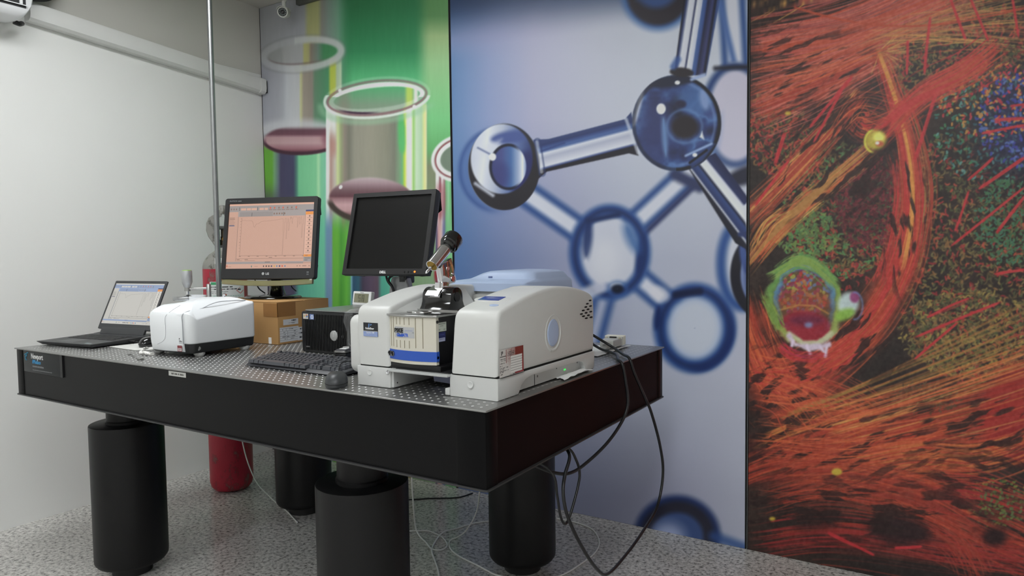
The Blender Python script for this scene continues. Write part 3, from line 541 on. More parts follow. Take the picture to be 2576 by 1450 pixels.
    fib([(1870, 250), (2060, 190), (2240, 110)], 40, 60, 40, [SA, O2], 1.1, .5, 8); fib([(1880, 1110), (2150, 1120), (2480, 1060)], 40, 50, 50, [O1, O2], 1.1, .5, 10); fib([(1900, 980), (1990, 1000), (2080, 1080)], 30, 50, 40, [O1, O2], 1.1, .5, 16); fib([(2100, 330), (2160, 270), (2250, 290)], 20, 30, 30, [O3, O2], 1.1, .5, 14)
    # straight red streaks
    for a, b in (((2440, -10), (2488, 104)), ((2390, -10), (2430, 100)), ((2545, -10), (2562, 96)), ((2340, 40), (2324, 190)), ((2355, 236), (2300, 410)), ((2434, 456), (2500, 396)), ((2460, 476), (2580, 394)), ((2437, 478), (2402, 585)), ((2580, 470), (2390, 622)), ((2580, 492), (2505, 588)), ((2145, 190), (2035, 322)), ((2118, 226), (2045, 360)), ((1975, 332), (1948, 416)), ((1986, 404), (1898, 520)), ((2468, 334), (2580, 312)), ((2540, 268), (2580, 262)), ((2500, 300), (2580, 296)), ((2284, 100), (2282, 190)), ((2440, 750), (2330, 800)), ((2520, 760), (2300, 850)), ((2410, 812), (2300, 905)), ((2500, 690), (2600, 676)), ((2200, 1400), (2080, 1340)), ((2250, 1380), (2320, 1376))):
        fib([a, b], 3, 1.2, 1.2, [(196, 44, 50)], 1.7, .6, 1, fade=False)
    # bright spot
    c.mix(blob(2203, 352, 27, 24, 8, -20)*.9, (190, 180, 60)); c.mix(ss(abs(c.ell(2200, 355, 24, 28, 10))-3, 3)*ss(U-2196, 8), (206, 200, 70)); c.mix(blob(2210, 345, 14, 12, 7), (236, 232, 110)); c.mix(blob(2213, 362, 10, 7, 5), (190, 90, 60)); c.mix(blob(2207, 360, 5, 4, 3), (240, 232, 220))
    for x, y, r in ((2105, 1188, 11), (1943, 1306, 6), (1982, 285, 6)): c.mix(blob(x, y, r*1.2, r*.8, 4), (196, 168, 54))
    # the green ringed cell
    n = (fbm(U, V, 26, 51)-.5)*46; d = c.ell(2026, 760, 92, 112, -8)+n*.5
    c.mix(ss(d, 6), (96, 72, 44)); sp = R
    worms(260, 2020, 730, 62, 70, [(150, 150, 60), (190, 60, 50), (96, 110, 150), (170, 110, 60), (140, 50, 70)], (3, 9), 2.0); c.mix(ss(d+14, 6)*blob(2025, 760, 80, 26, 16)*.5, (150, 60, 40))
    c.mix(ss(c.ell(2025, 825, 66, 44, 4), 8), (150, 28, 44)); c.mix(blob(2030, 806, 44, 14, 12)*.7, (92, 26, 60)); c.mix(blob(2034, 818, 10, 7, 6), (120, 120, 160)); c.mix(ss(c.path([(1955, 782), (2010, 768), (2050, 770), (2085, 790)])-2, 3)*.9, (180, 120, 56))
    up = ss(V-790, 60)
    c.mix(ss(abs(d+19)-7, 6)*up*.9, (84, 136, 172)); c.mix(ss(abs(d+26)-4, 5)*up*.5*np.clip(fbm(U, V, 14, 8)*2-.5, 0, 1), (50, 54, 120))
    g = ramp(V+(U-2020)*.25, [(640, (92, 150, 80)), (720, (104, 152, 72)), (800, (138, 160, 66)), (850, (156, 170, 90)), (880, (200, 206, 200))]); m = ss(abs(d+5)-8, 6)*.95; c.c += (g-c.c)*m[..., None]
    fib([(1930, 700), (2020, 655), (2110, 720)], 40, 8, 8, [(98, 150, 76), (128, 158, 70)], 1.3, .5, 8); fib([(1915, 735), (1945, 790), (1965, 830)], 30, 6, 6, [(134, 156, 64), (110, 142, 62)], 1.3, .5, 6)
    c.mix(blob(2134, 765, 26, 30, 9, 20)*.95, (188, 208, 208)); c.mix(blob(2150, 748, 12, 14, 5), (140, 60, 110)); c.mix(blob(2125, 792, 26, 14, 8, -20)*.9, (130, 180, 60)); c.mix(ss(abs(c.ell(2150, 770, 20, 34))-2, 4)*ss(2146-U, 4)*.7, (96, 130, 190))
    c.mix(ss(c.path([(1985, 838), (2020, 862), (2062, 862), (2090, 838)])-5, 5)*.9, (190, 190, 150)); c.mix(ss(c.path([(1984, 845), (2000, 866), (2030, 876), (2068, 872), (2085, 868)])-7+n*.25, 5)*.95, (204, 186, 206))
    for p in ([(1995, 858), (1992, 870)], [(2030, 870), (2038, 890)], [(2080, 870), (2076, 896)], [(2062, 872), (2072, 884)]): c.mix(ss(c.path(p)-4, 4), (214, 196, 216))
    fib([(1960, 868), (2000, 896), (2090, 905)], 20, 6, 8, [(176, 40, 70), RE], 1.3, .45, 5)
    c.c += ((fbm(U, V, 7, 61, 3)-.5)*26)[..., None]; g_ = c.c.mean(-1, keepdims=True); c.c = np.clip((g_+(c.c-g_)*.92)*.96+5, 14, 250)
    return c
mural('cell_mural', 'red and orange wall mural of stained cell fibres on the right', [paint_cells(1860, -800, 3300, 1700, 5.), paint_cells(1868, -60, 2620, 1470, 1.35)],
      axis_pts([(.200, .0024), (1.24, .012), (1.80, 0)]), axis_pts([(.001, .0027), (2.35, .02), (2.998, 0)]))

# ------------------------------------------------------------------ optical table
TX0, TX1, TY0, TY1, ZB = -2.412, 0., 0., 1.25, Z0-.199
tbl = thing('optical_table', 'large black optical table with a perforated grey steel top', 'table', (-1.206, .625, 0))
LAM = mat('black_laminate', (15, 15, 16), .36, nz=(9, .12), spec=.16)
LAM2 = mat('black_corner_moulding', (11, 11, 12), .36, spec=.12)
TOPM = mat('honed_steel_top', (158, 158, 156), .33, .9, nz=(140, .07, (1, 10, 1)))
PLATE = mat('painted_bottom_plate', (46, 46, 46), .4)
O('top_plate', slab(B(), rrect(TX0, TX1, TY0, TY1, .004, 2), Z0-.0045, Z0, .0008), TOPM, tbl)
O('bottom_plate', slab(B(), rrect(TX0, TX1, TY0, TY1, .012, 3), ZB, ZB+.0045, .0008), PLATE, tbl)
e = .009
O('front_panel', box(B(), TX0+.06, TX1-.095, TY0+e, TY0+e+.012, ZB+.0045, Z0-.0045), LAM, tbl, smooth=0)
O('back_panel', box(B(), TX0+.06, TX1-.06, TY1-e-.012, TY1-e, ZB+.0045, Z0-.0045), LAM, tbl, smooth=0)
O('right_panel', box(B(), TX1-e-.012, TX1-e, TY0+.06, TY1-.055, ZB+.0045, Z0-.0045), mat('red_reflection_laminate', (22, 13, 13), .5, nz=(9, .1), spec=.08), tbl, smooth=0)  # red reflection of the cell mural is put into this panel's colour
O('left_panel', box(B(), TX0+e, TX0+e+.012, TY0+.06, TY1-.055, ZB+.0045, Z0-.0045), LAM, tbl, smooth=0)
for x0, x1, y0, y1 in ((TX0, TX0+.06, TY0, TY0+.06), (TX1-.095, TX1, TY0, TY0+.06), (TX0, TX0+.06, TY1-.055, TY1), (TX1-.06, TX1, TY1-.055, TY1)):
    O('corner_post', slab(B(), rrect(x0+(.006 if x0 == TX0 else 0), x1-(.006 if x1 == TX1 else 0), y0+(.006 if y0 == TY0 else 0), y1-(.006 if y1 == TY1 else 0), .004, 2), ZB+.0045, Z0-.0045), LAM2, tbl)
# tapped holes: countersunk rims, lamp glints put into their pale colour, and dark bores, far too many to count, kept as one part
def holes():
    n = 8; V = []; F = []; k = 0; V2 = []; F2 = []; j = 0
    cs = [(math.cos(2*math.pi*i/n), math.sin(2*math.pi*i/n)) for i in range(n)]
    for ix in range(93):
        for iy in range(48):
            x, y = -.033-ix*.0254, .0286+iy*.0254
            V += [(x+.0037*c, y+.0037*s, Z0+.0003) for c, s in cs]+[(x+.0029*c, y+.0029*s, Z0+.0008) for c, s in cs]+[(x+.0014*c, y+.0014*s, Z0+.0002) for c, s in cs]
            for a in (0, n):
                F += [(k+a+i, k+a+(i+1) % n, k+a+n+(i+1) % n, k+a+n+i) for i in range(n)]
            k += 3*n
            V2 += [(x+.0015*c, y+.0015*s, Z0+.00025) for c, s in cs]; F2.append(tuple(range(j, j+n))); j += n
    for nm, v, f, m in (('hole_rim', V, F, mat('hole_rim_glint', (214, 214, 214), .42, .5)), ('hole_bore', V2, F2, DARKHOLE)):
        me = bpy.data.meshes.new(nm); me.from_pydata(v, [], f); o = mesh_obj(nm, me, m, tbl, False, 0); o['kind'] = 'stuff'
holes()
badge = O('name_badge', slab(B(), rrect(-2.342, -2.022, Z0-.094, Z0-.006, .002, 2), TY0+.0088, TY0+.0055, .0006, 'y'), mat('badge_enamel', (40, 42, 43), .3, spec=.2, nz=(20, .05)), tbl)
O('badge_bar', box(B(), -2.036, -2.018, TY0+.004, TY0+.0088, Z0-.095, Z0-.0055), BLACK, badge, smooth=0)
txt('badge_lettering', 'Newport', .031, WHITEINK, badge, FRONT(-2.276, TY0+.0053, Z0-.036), False, squeeze=.86, bold=.0006)
txt('badge_lettering', 'RPReliance', .022, mat('blue_ink', (58, 150, 205), .5), badge, FRONT(-2.268, TY0+.0053, Z0-.056), False, shear=.3, squeeze=.72, bold=.0004)
for x1, z, h in ((-2.172, Z0-.071, .007), (-2.105, Z0-.0845, .0035)):
    b = B(); x = -2.266
    while x < x1: w = random.uniform(.004, .012); box(b, x, min(x+w, x1), TY0+.0051, TY0+.0054, z, z+h*random.uniform(.8, 1.)); x += w+.0022
    o = O('badge_small_print', b, GREYINK, badge, smooth=0); o['kind'] = 'stuff'
b = B()
for cx, cz, rot in ((-2.322, Z0-.03, 0), (-2.304, Z0-.024, 1), (-2.313, Z0-.036, 2)):
    tube(b, [(cx+.010*math.cos(a+rot), TY0+.0052, cz+.010*math.sin(a+rot)) for a in np.linspace(0, 2.6, 6)], .0022, 5, 3)
O('badge_emblem', b, mat('teal_ink', (50, 130, 160), .5), badge)
im = np.full((12, 50, 3), (196, 196, 192), float)
for a, e_ in ((8, 15), (17, 25), (27, 30), (32, 43)):
    for x in range(a, e_): im[4+(x % 3 == 0):8, x] = (70, 70, 66) if (x*7) % 5 else (140, 140, 136)
print_panel('strip_label', im, .098, .016, FRONT(-1.306, TY0+.0084, Z0-.0255), PRINT, tbl, False)
# isolator legs
LEGM = mat('black_leg_paint', (15, 15, 16), .42, spec=.35, nz=(40, .15), bump=(260, .05))
for x, y in ((-2.009, .241), (-.596, .189), (-1.904, 1.09), (-.578, 1.109)):
    leg = O('leg', lathe(B(), [(.0, .045), (.118, .045), (.132, .05), (.1405, .062), (.1417, .075), (.1417, .638), (.1405, .643), (.136, .645), (0, .645)], (x, y, 0), 48), LEGM, tbl, smooth=30)
    O('piston', lathe(B(), [(0, .60), (.080, .60), (.080, .655), (.076, .659), (.076, ZB), (0, ZB)], (x, y, 0), 36), LEGM, leg)
    O('foot', lathe(B(), [(0, 0), (.078, 0), (.078, .05), (0, .05)], (x, y, 0), 32), BLACK, leg)
# ------------------------------------------------------------------ gas cylinder
CX, CY = -2.54, 1.115
gc = thing('gas_cylinder', 'tall red gas cylinder with worn grey shoulder and valve guard', 'gas cylinder', (CX, CY, 0))
def worn(name, base, under, sc, lo, hi):
    m = bpy.data.materials.new(name); m.use_nodes = True; nt = m.node_tree; b = nt.nodes['Principled BSDF']
    tc = nt.nodes.new('ShaderNodeTexCoord'); n = nt.nodes.new('ShaderNodeTexNoise'); n.inputs['Scale'].default_value = sc; n.inputs['Detail'].default_value = 8; n.inputs['Roughness'].default_value = .7
    mp = nt.nodes.new('ShaderNodeMapping'); mp.inputs['Scale'].default_value = (1, 1, .5); nt.links.new(tc.outputs['Object'], mp.inputs[0]); nt.links.new(mp.outputs[0], n.inputs['Vector'])
    r = nt.nodes.new('ShaderNodeValToRGB'); e = r.color_ramp.elements; e[0].position = lo; e[0].color = tuple(lin(base))+(1,); e[1].position = hi; e[1].color = tuple(lin(under))+(1,)
    k = e.new((lo+hi)/2-.03); k.color = tuple(lin(np.array(base)*.82))+(1,)
    nt.links.new(n.outputs[0], r.inputs[0]); nt.links.new(r.outputs[0], b.inputs['Base Color']); b.inputs['Roughness'].default_value = .42; return m
REDP = worn('worn_red_paint', (176, 36, 58), (120, 104, 96), 16, .56, .68); GRYP = worn('worn_grey_paint', (140, 139, 132), (84, 80, 70), 30, .55, .66)
zs = 1.272
O('body', lathe(B(), [(0, .004), (.070, .004), (.096, .012), (.110, .03), (.117, .06), (.117, zs), (0, zs)], (CX, CY, 0), 48), REDP, gc, smooth=50)
sh = O('shoulder', lathe(B(), [(0, zs-.001), (.1172, zs-.001), (.1165, zs+.012), (.111, zs+.035), (.099, zs+.058), (.079, zs+.080), (.056, zs+.096), (.048, zs+.104), (.047, zs+.128), (0, zs+.128)], (CX, CY, 0), 48), GRYP, gc, smooth=50)
O('neck_ring', lathe(B(), [(.0, zs+.117), (.0485, zs+.117), (.0485, zs+.131), (0, zs+.131)], (CX, CY, 0), 32), mat('dark_ring', (60, 58, 56), .5), sh)
# tulip valve guard: two broad ribs that join in a top collar
az = math.radians(58); ex, ey = math.cos(az), math.sin(az)      # rib plane, turned towards the photographer
gz = zs+.13; prof = [(.048, gz), (.058, gz+.018), (.078, gz+.05), (.088, gz+.085), (.086, gz+.125), (.072, gz+.156), (.046, gz+.174), (.024, gz+.184), (.020, gz+.20)]
pin = [(.030, gz), (.034, gz+.014), (.040, gz+.05), (.046, gz+.088), (.050, gz+.122), (.044, gz+.140), (.028, gz+.154), (.010, gz+.164), (.007, gz+.18)]
for s in (-1, 1):
    b = B(); rings = []
    for (ro, zo), (ri, zi), hw in zip(prof, pin, (.040, .034, .026, .024, .024, .022, .018, .015, .012)):
        c0 = lambda r_, w_, z_: (CX+s*r_*ex-w_*ey, CY+s*r_*ey+w_*ex, z_)
        rings.append([c0(ro, -hw, zo), c0(ro+.003, 0, zo), c0(ro, hw, zo), c0(ri, hw, zi), c0(ri-.002, 0, zi), c0(ri, -hw, zi)])
    O('guard_rib', loft(b, rings), GRYP, gc, smooth=60)
O('guard_collar', lathe(B(), [(.012, gz+.178), (.020, gz+.178), (.019, gz+.222), (.016, gz+.226), (.0, gz+.226)], (CX, CY, 0), 24), GRYP, gc)
vl = O('valve', lathe(B(), [(0, gz), (.022, gz), (.022, gz+.03), (.017, gz+.034), (.017, gz+.05), (.0145, gz+.052), (.0145, gz+.092), (0, gz+.092)], (CX, CY, 0), 20), mat('dark_brass', (70, 62, 50), .35, .9), gc)
O('handwheel', lathe(B(), [(0, gz+.090), (.036, gz+.090), (.040, gz+.094), (.040, gz+.104), (.036, gz+.108), (0, gz+.108)], (CX, CY, 0), 24), mat('handwheel_bakelite', (70, 72, 70), .5, nz=(60, .3)), vl)
b = B(); cyl(b, (CX, CY, gz+.035), (CX+.045*ex+.02, CY-.03, gz+.035), .011, 16); O('outlet', b, mat('brass', (176, 140, 70), .3, 1.), vl)
def cyl_label(name, a0, a1, z0, z1, img, r=.1178):
    img = np.asarray(img, float); ny, nx = img.shape[:2]; A = np.radians(np.linspace(a0, a1, nx)); Z = np.linspace(z0, z1, ny); AA, ZZ = np.meshgrid(A, Z)
    P = np.stack([CX+r*np.cos(AA).ravel(), CY+r*np.sin(AA).ravel(), ZZ.ravel()], 1)
    return mesh_obj(name, grid_mesh(name, P, lin(img[::-1].reshape(-1, 3)), None, ny, nx), PRINT, gc, False, 60)
im = np.full((120, 100, 3), (214, 216, 214), float); rr = np.random.default_rng(2)
im[2:12, 4:30] = (70, 160, 110)
for y, w, h, col in ((18, 62, 4, (50, 50, 52)), (26, 74, 4, (60, 60, 62)), (36, 50, 2, (110, 112, 112)), (42, 44, 2, (120, 120, 122)), (52, 90, 2, (110, 170, 150)), (58, 84, 2, (120, 126, 124)), (64, 70, 2, (130, 132, 132)), (70, 80, 2, (120, 126, 124)), (76, 62, 2, (120, 126, 124)), (82, 76, 2, (130, 132, 132)), (88, 60, 2, (110, 112, 112)), (96, 74, 2, (120, 120, 122))):
    for x in range(4, w):
        if rr.random() > .22: im[y:y+h, x] = col
for k in range(12): im[34+k, 72+k:75+k] = (190, 60, 60); im[34+k, 94-k:97-k] = (190, 60, 60); im[22+k, 83-k//1:85-k] = (190, 60, 60)
im[28:33, 76:86] = (40, 40, 44)
for x, y in ((24, 8), (33, 26), (30, 55), (36, 66), (22, 90)): im[y:y+8, x:x+2] = (170, 40, 56)
cyl_label('paper_label', -78, 20, 1.02, 1.20, im)
im = np.full((24, 30, 3), (226, 226, 224), float); im[14:16, 6:22] = (150, 60, 60); im[4:6, 4:20] = (150, 152, 152)
cyl_label('small_label', -62, -36, 1.285, 1.33, im, .1128)
# ------------------------------------------------------------------ steel pipe from table to ceiling
O('pole', lathe(B(), [(0, Z0), (.0135, Z0), (.0135, HC), (0, HC)], (-2.285, .895, 0), 24), mat('galvanised_pipe', (150, 152, 152), .34, .85, nz=(30, .12)), smooth=60)
po = bpy.data.objects['pole']; po.name = 'steel_pipe'; tag(po, 'thin galvanised vertical pipe running from the table to the ceiling', 'pipe')
# ------------------------------------------------------------------ cable trunking on the left wall
tr = thing('cable_trunking', 'white sloping cable duct fixed along the left wall', 'cable duct', (XW, 1.0, 2.5))
TRM = mat('duct_plastic', (222, 222, 219), .4, nz=(12, .02))
def sl(y): return 2.523-(y-.374)*(.1/1.403)
b = B(); rings = []
for y in (.352, .8, 1.2, 1.715):
    z = sl(y); rings.append([(XW+.0015, y, z), (XW+.045, y, z), (XW+.062, y, z+.012), (XW+.066, y, z+.03), (XW+.066, y, z+.082), (XW+.062, y, z+.09), (XW+.0015, y, z+.09)])
O('cover', loft(b, rings), TRM, tr, smooth=30)
b = B(); rings = []
for y, g in ((1.712, .0025), (1.752, .0025), (1.757, -.003)):
    z = sl(y)-g; rings.append([(XW+.0015, y, z), (XW+.047+g, y, z), (XW+.064+g, y, z+.012), (XW+.067+g, y, z+.032), (XW+.067+g, y, z+.084), (XW+.062+g, y, z+.093+g), (XW+.0015, y, z+.093+g)])
O('end_cap', loft(b, rings), TRM, tr, smooth=30)
O('end_gap', box(B(), XW+.004, XW+.064, 1.757, 1.7625, sl(1.76)+.006, sl(1.76)+.084), DARKHOLE, tr, smooth=0)
# ------------------------------------------------------------------ wall air conditioner (only its end reaches into the picture)
ac = thing('air_conditioner', 'white wall-mounted air conditioner cut off by the top left corner', 'air conditioner', (XW, -.12, 2.5))
ACM = mat('ac_plastic', (228, 229, 230), .32, nz=(10, .01))
pf = [(XW+.0015, 2.492), (XW+.12, 2.474), (XW+.17, 2.474), (XW+.198, 2.488), (XW+.213, 2.515), (XW+.215, 2.54), (XW+.212, 2.75), (XW+.19, 2.772), (XW+.0015, 2.775)]
b = loft(B(), [[(x, y, z) for x, z in inset(pf, d)] for y, d in ((-.48, .006), (-.474, 0), (.10, 0), (.315, 0), (.335, .004), (.342, .016))])
for v in b.verts:
    if v.co.y > .2 and v.co.z < 2.62: v.co.y -= (2.62-v.co.z)*.55
O('casing', b, ACM, ac, smooth=35)
O('air_slot', box(B(), XW+.209, XW+.2168, -.40, .268, 2.524, 2.605), mat('slot_dark', (40, 40, 42), .7), ac, smooth=0)
for z in (2.536, 2.574): O('louvre', loft(B(), [[(XW+.212, y, z), (XW+.226, y, z-.004), (XW+.226, y, z), (XW+.212, y, z+.005)] for y in (-.40, .272)]), ACM, ac, smooth=0)
O('louvre_pivot', box(B(), XW+.212, XW+.224, .240, .252, 2.538, 2.566), ACM, ac, smooth=0)
b = B(); tube(b, [(XW+.10, .262, 2.482), (XW+.10, .285, 2.478), (XW+.07, .31, 2.492)], .012, 8); O('drain_hose', b, BLACK, ac)
b = B(); tube(b, [(XW+.09, .30, 2.645), (XW+.095, .36, 2.645), (XW+.09, .43, 2.675), (XW+.07, .48, 2.76), (XW+.055, .50, 2.95)], .036, 12); O('pipe_lagging', b, mat('black_lagging', (18, 18, 20), .8, nz=(40, .3)), ac)
# ------------------------------------------------------------------ security camera under the ceiling corner
sc_ = thing('security_camera', 'small white bullet security camera high in the corner', 'security camera', (-2.60, 1.66, HC))
CM = mat('camera_enamel', (214, 214, 210), .35)
dv = Vector((.62, -.74, -.27)).normalized(); p0 = Vector((-2.655, 1.70, 2.885)); p1 = p0+dv*.125
O('barrel', lathe(B(), [(0, 0), (.024, 0), (.031, .008), (.033, .02), (.033, .122), (.030, .125), (.026, .125), (.026, .118), (0, .118)], p0, 28, dv), CM, sc_)
O('lens_plate', lathe(B(), [(0, .1185), (.0258, .1185), (.0258, .1195), (0, .1195)], p0, 24, dv), mat('ir_plate', (40, 46, 46), .3), sc_)
O('lens', lathe(B(), [(0, .119), (.0105, .119), (.0105, .1225), (.007, .1245), (0, .125)], p0, 20, dv), GLOSSBLACK, sc_)
b = B(); E1 = dv.orthogonal().normalized(); E2 = dv.cross(E1)
for k in range(10): a = 2*math.pi*k/10; q = p0+dv*.1192+E1*(.018*math.cos(a))+E2*(.018*math.sin(a)); lathe(b, [(0, 0), (.0032, 0), (.0022, .0016), (0, .002)], q, 8, dv)
o = O('infrared_diodes', b, mat('diode_lens', (150, 160, 158), .2), sc_); o['kind'] = 'stuff'
up = (Vector((0, 0, 1))-dv*dv.z).normalized(); sd = dv.cross(up); b = B(); rings = []
for t in (.01, .08, .142):
    rings.append([p0+dv*t+up*(.0365*math.cos(a))+sd*(.0365*math.sin(a)) for a in np.linspace(-1.25, 1.25, 13)]+[p0+dv*t+up*(.0345*math.cos(a))+sd*(.0345*math.sin(a)) for a in np.linspace(1.25, -1.25, 13)])
O('sun_hood', loft(b, rings), CM, sc_, smooth=50)
b = B(); cyl(b, p0+dv*.05+up*.034, p0+dv*.05+up*.07, .012, 14); tube(b, [p0+dv*.05+up*.06, (-2.60, 1.66, 2.965), (-2.60, 1.66, HC)], .011, 10); O('bracket_arm', b, CM, sc_)
O('mounting_foot', lathe(B(), [(0, HC-.014), (.03, HC-.014), (.036, HC), (0, HC)], (-2.60, 1.66, 0), 24), CM, sc_)
bx_ = O('metal_bracket', slab(B(), [(-2.60, 1.735), (-2.395, 1.735), (-2.375, 1.755), (-2.385, 1.764), (-2.60, 1.764)], HC-.065, HC-.0005, .004), mat('bracket_zinc', (104, 106, 102), .5, .6, nz=(40, .2)), None)
tag(bx_, 'dark grey metal bracket under the ceiling beside the camera', 'bracket')
# ------------------------------------------------------------------ large spectrometer
SPM = mat('instrument_white', (200, 201, 198), .42, nz=(25, .02), bump=(400, .03))
SPB = mat('instrument_base_white', (196, 197, 195), .45, nz=(25, .02), bump=(400, .03))
BLUE = mat('pale_blue_plastic', (168, 184, 212), .4, nz=(20, .02))
sp = thing('infrared_spectrometer', 'big off-white laboratory spectrometer with open front bay and blue rear lid', 'spectrometer', (-.27, .40, Z0))
def smooth_prof(p): return [(q.x, q.y) for q in spline([(a, b, 0) for a, b in p], 4)]
top = smooth_prof([(.0985, .19), (.101, .212), (.111, .226), (.135, .2345), (.18, .2455), (.257, .262), (.336, .2725), (.416, .2765), (.517, .269), (.60, .2535), (.645, .239), (.660, .222), (.666, .19)])
prof = [(.100, .0600)]+[(y, z) for y, z in top]+[(.667, .0600)]
def body(x0, x1, lean0, lean1, pr):
    """side profile (y,z) between x0 and x1 with rounded rims; lean shifts the flank with height"""
    b = B(); R = []; r = .010
    for k in range(4): a = math.pi/2*k/3; R.append((r*(1-math.sin(a)), x0+r*(1-math.cos(a)), lean0))
    for k in range(4): a = math.pi/2*k/3; R.append((r*(1-math.cos(a)), x1-r*(1-math.sin(a)), lean1))
    return loft(b, [[(x+ln*(z-.058)/.2, y, Z0+max(z, .0600)) for y, z in inset(pr, d)] for d, x, ln in R])
rbk = O('right_housing', body(-.180, -.030, .020, .004, prof), SPM, sp, smooth=50)
lprof = [(y, z) for y, z in prof if y < .50]+[(.56, .272), (.60, .24), (.60, .0600)]
lbk = O('left_housing', body(-.510, -.388, -.004, -.004, lprof), SPM, sp, smooth=50)
JOINT = mat('joint_shadow', (10, 10, 10), .9)
O('housing_joint', box(B(), -.177, -.0335, .1045, .662, Z0+.052, Z0+.0615), JOINT, sp, smooth=0)
O('housing_joint', box(B(), -.507, -.389, .1045, .596, Z0+.052, Z0+.0615), JOINT, sp, smooth=0)
# concave inner flank of the left housing
b = B(); rings = []
for t in np.linspace(0, 1, 12):
    y = .108+t*.36; zt = np.interp(y, [q[0] for q in top], [q[1] for q in top])-.010; w = .050*math.sin(min(1, t*1.25)*math.pi/2)**1.4
    rings.append([(-.400, y, Z0+.05), (-.400, y, Z0+zt-.002), (-.392, y, Z0+zt-.004), (-.389+w*.15, y, Z0+zt-.018), (-.387+w*.55, y, Z0+max(.215, zt-.045)), (-.386+w, y, Z0+.205), (-.386+w, y, Z0+.05)])
O('bay_flank', loft(b, rings), SPM, sp, smooth=60)
O('side_cover', slab(B(), rrect(.105, .30, Z0+.03, Z0+.200, .025, 5), -.556, -.505, .016, 'x', 4, r0=.018), SPM, sp, smooth=60)
O('rear_housing', slab(B(), rrect(-.515, -.215, .53, .86, .02, 4), Z0+.004, Z0+.252, .006), SPM, sp)
b = B(); rings = []
for z, dx0, dx1, dy0, dy1, r in ((.250, 0, 0, 0, 0, .03), (.276, .002, .002, .002, .002, .03), (.280, .006, .004, .008, .003, .03), (.287, .05, .012, .072, .008, .03), (.289, .056, .014, .078, .010, .03), (.306, .095, .022, .088, .02, .035), (.3125, .115, .034, .098, .034, .04), (.3155, .15, .07, .12, .06, .04), (.317, .19, .12, .16, .10, .04)):
    rings.append([(x, y, Z0+z) for x, y in rrect(-.525+dx0, -.200-dx1, .515+dy0, .875-dy1, r, 6)])
lid = O('blue_lid', loft(b, rings), BLUE, sp, smooth=40)
O('lid_dimple', slab(B(), ellipse(-.36, .566, .008, .004, 14), Z0+.2915, Z0+.2975, 0), mat('lid_dimple_shade', (96, 110, 150), .5), lid)
b = B(); rb(b, -.372, -.262, .520, .531, Z0+.214, Z0+.228, .003); O('latch', b, mat('latch_nickel', (190, 180, 160), .2, 1.), sp)
# base with arched right side
arch = [(.098, 0), (.196, 0), (.203, .006), (.214, .022), (.236, .034), (.27, .0395), (.56, .0365), (.585, .030), (.597, .014), (.604, .002), (.612, 0), (.660, 0), (.668, .008), (.670, .056), (.098, .056)]
b = B(); slab(b, [(y, Z0+z) for y, z in arch], -.182, -.029, .004, 'x', 2); O('right_base', b, SPB, sp)
rec = O('recessed_panel', box(B(), -.178, -.046, .16, .66, Z0+.004, Z0+.05), mat('recess_white', (196, 197, 195), .5), sp, smooth=0)
for y0 in (.309,): O('panel_joint', box(B(), -.0462, -.0452, y0, y0+.0018, Z0+.004, Z0+.042), DARKHOLE, rec, smooth=0)
O('status_led', box(B(), -.0465, -.0445, .487, .497, Z0+.0185, Z0+.0225), mat('green_led', (40, 200, 70), .4, emit=((60, 230, 90), 1.2)), rec, smooth=0)
for y, z in ((.439, .030), (.325, .024), (.575, .028)): O('panel_mark', box(B(), -.0465, -.0445, y, y+.0022, Z0+z, Z0+z+.006), mat('dark_mark', (70, 70, 70), .5), rec, smooth=0)
b = B(); rb(b, -.195, -.180, .094, .125, Z0+.001, Z0+.02, .003); O('base_tab', b, SPB, sp)
b = B(); slab(b, [(-.511, 0), (-.388, 0), (-.385, .003), (-.385, .056), (-.513, .056)], .095, .60, .004, 'y', 2); b.transform(Matrix.Translation((0, 0, Z0))); O('left_base', b, SPB, sp)
b = B(); rb(b, -.388, -.378, .10, .60, Z0+.002, Z0+.055, .002); O('bay_side_rail', b, SPB, sp)
for x, z, nm in ((-.112, .036, 'right'), (-.463, .040, 'left')):
    b = B(); lathe(b, [(0, 0), (.0092, 0), (.0092, .0012), (.0078, .0016), (.0070, .0010), (0, .0010)], (x, .0945, Z0+z), 24, (0, -1, 0)); O('foot_cap', b, mat('cap_grey', (205, 206, 204), .35), sp)
b = B(); lathe(b, [(0, 0), (.006, 0), (.006, .002), (.0045, .003), (.003, .0018), (0, .0018)], (-.394, .0945, Z0+.046), 16, (0, -1, 0)); O('screw', b, CHROME, sp)
for y in (.105,): b = B(); lathe(b, [(0, 0), (.0022, 0), (.0022, .001), (0, .001)], (-.3785, .115, Z0+.014), 10, (1, 0, 0)); O('screw_hole', b, DARKHOLE, sp)
# bay shelf and what hangs under it
O('bay_shelf', slab(B(), rrect(-.384, -.178, .082, .56, .003, 2), Z0+.0505, Z0+.0565, .001), mat('shelf_grey', (176, 178, 176), .4), sp)
O('shelf_mat', slab(B(), rrect(-.372, -.182, .10, .54, .004, 2), Z0+.0567, Z0+.059, .0005), BLACK, sp)
O('bay_bracket', slab(B(), [(-.372, Z0+.050), (-.372, Z0+.038), (-.318, Z0+.030), (-.314, Z0+.010), (-.262, Z0+.008), (-.244, Z0+.002), (-.240, Z0+.050)], .20, .205, 0, 'y'), mat('lilac_grey_plastic', (128, 132, 158), .5), sp)
O('bay_back', box(B(), -.384, -.178, .50, .53, Z0+.055, Z0+.24), mat('bay_grey', (178, 179, 176), .5), sp, smooth=0)
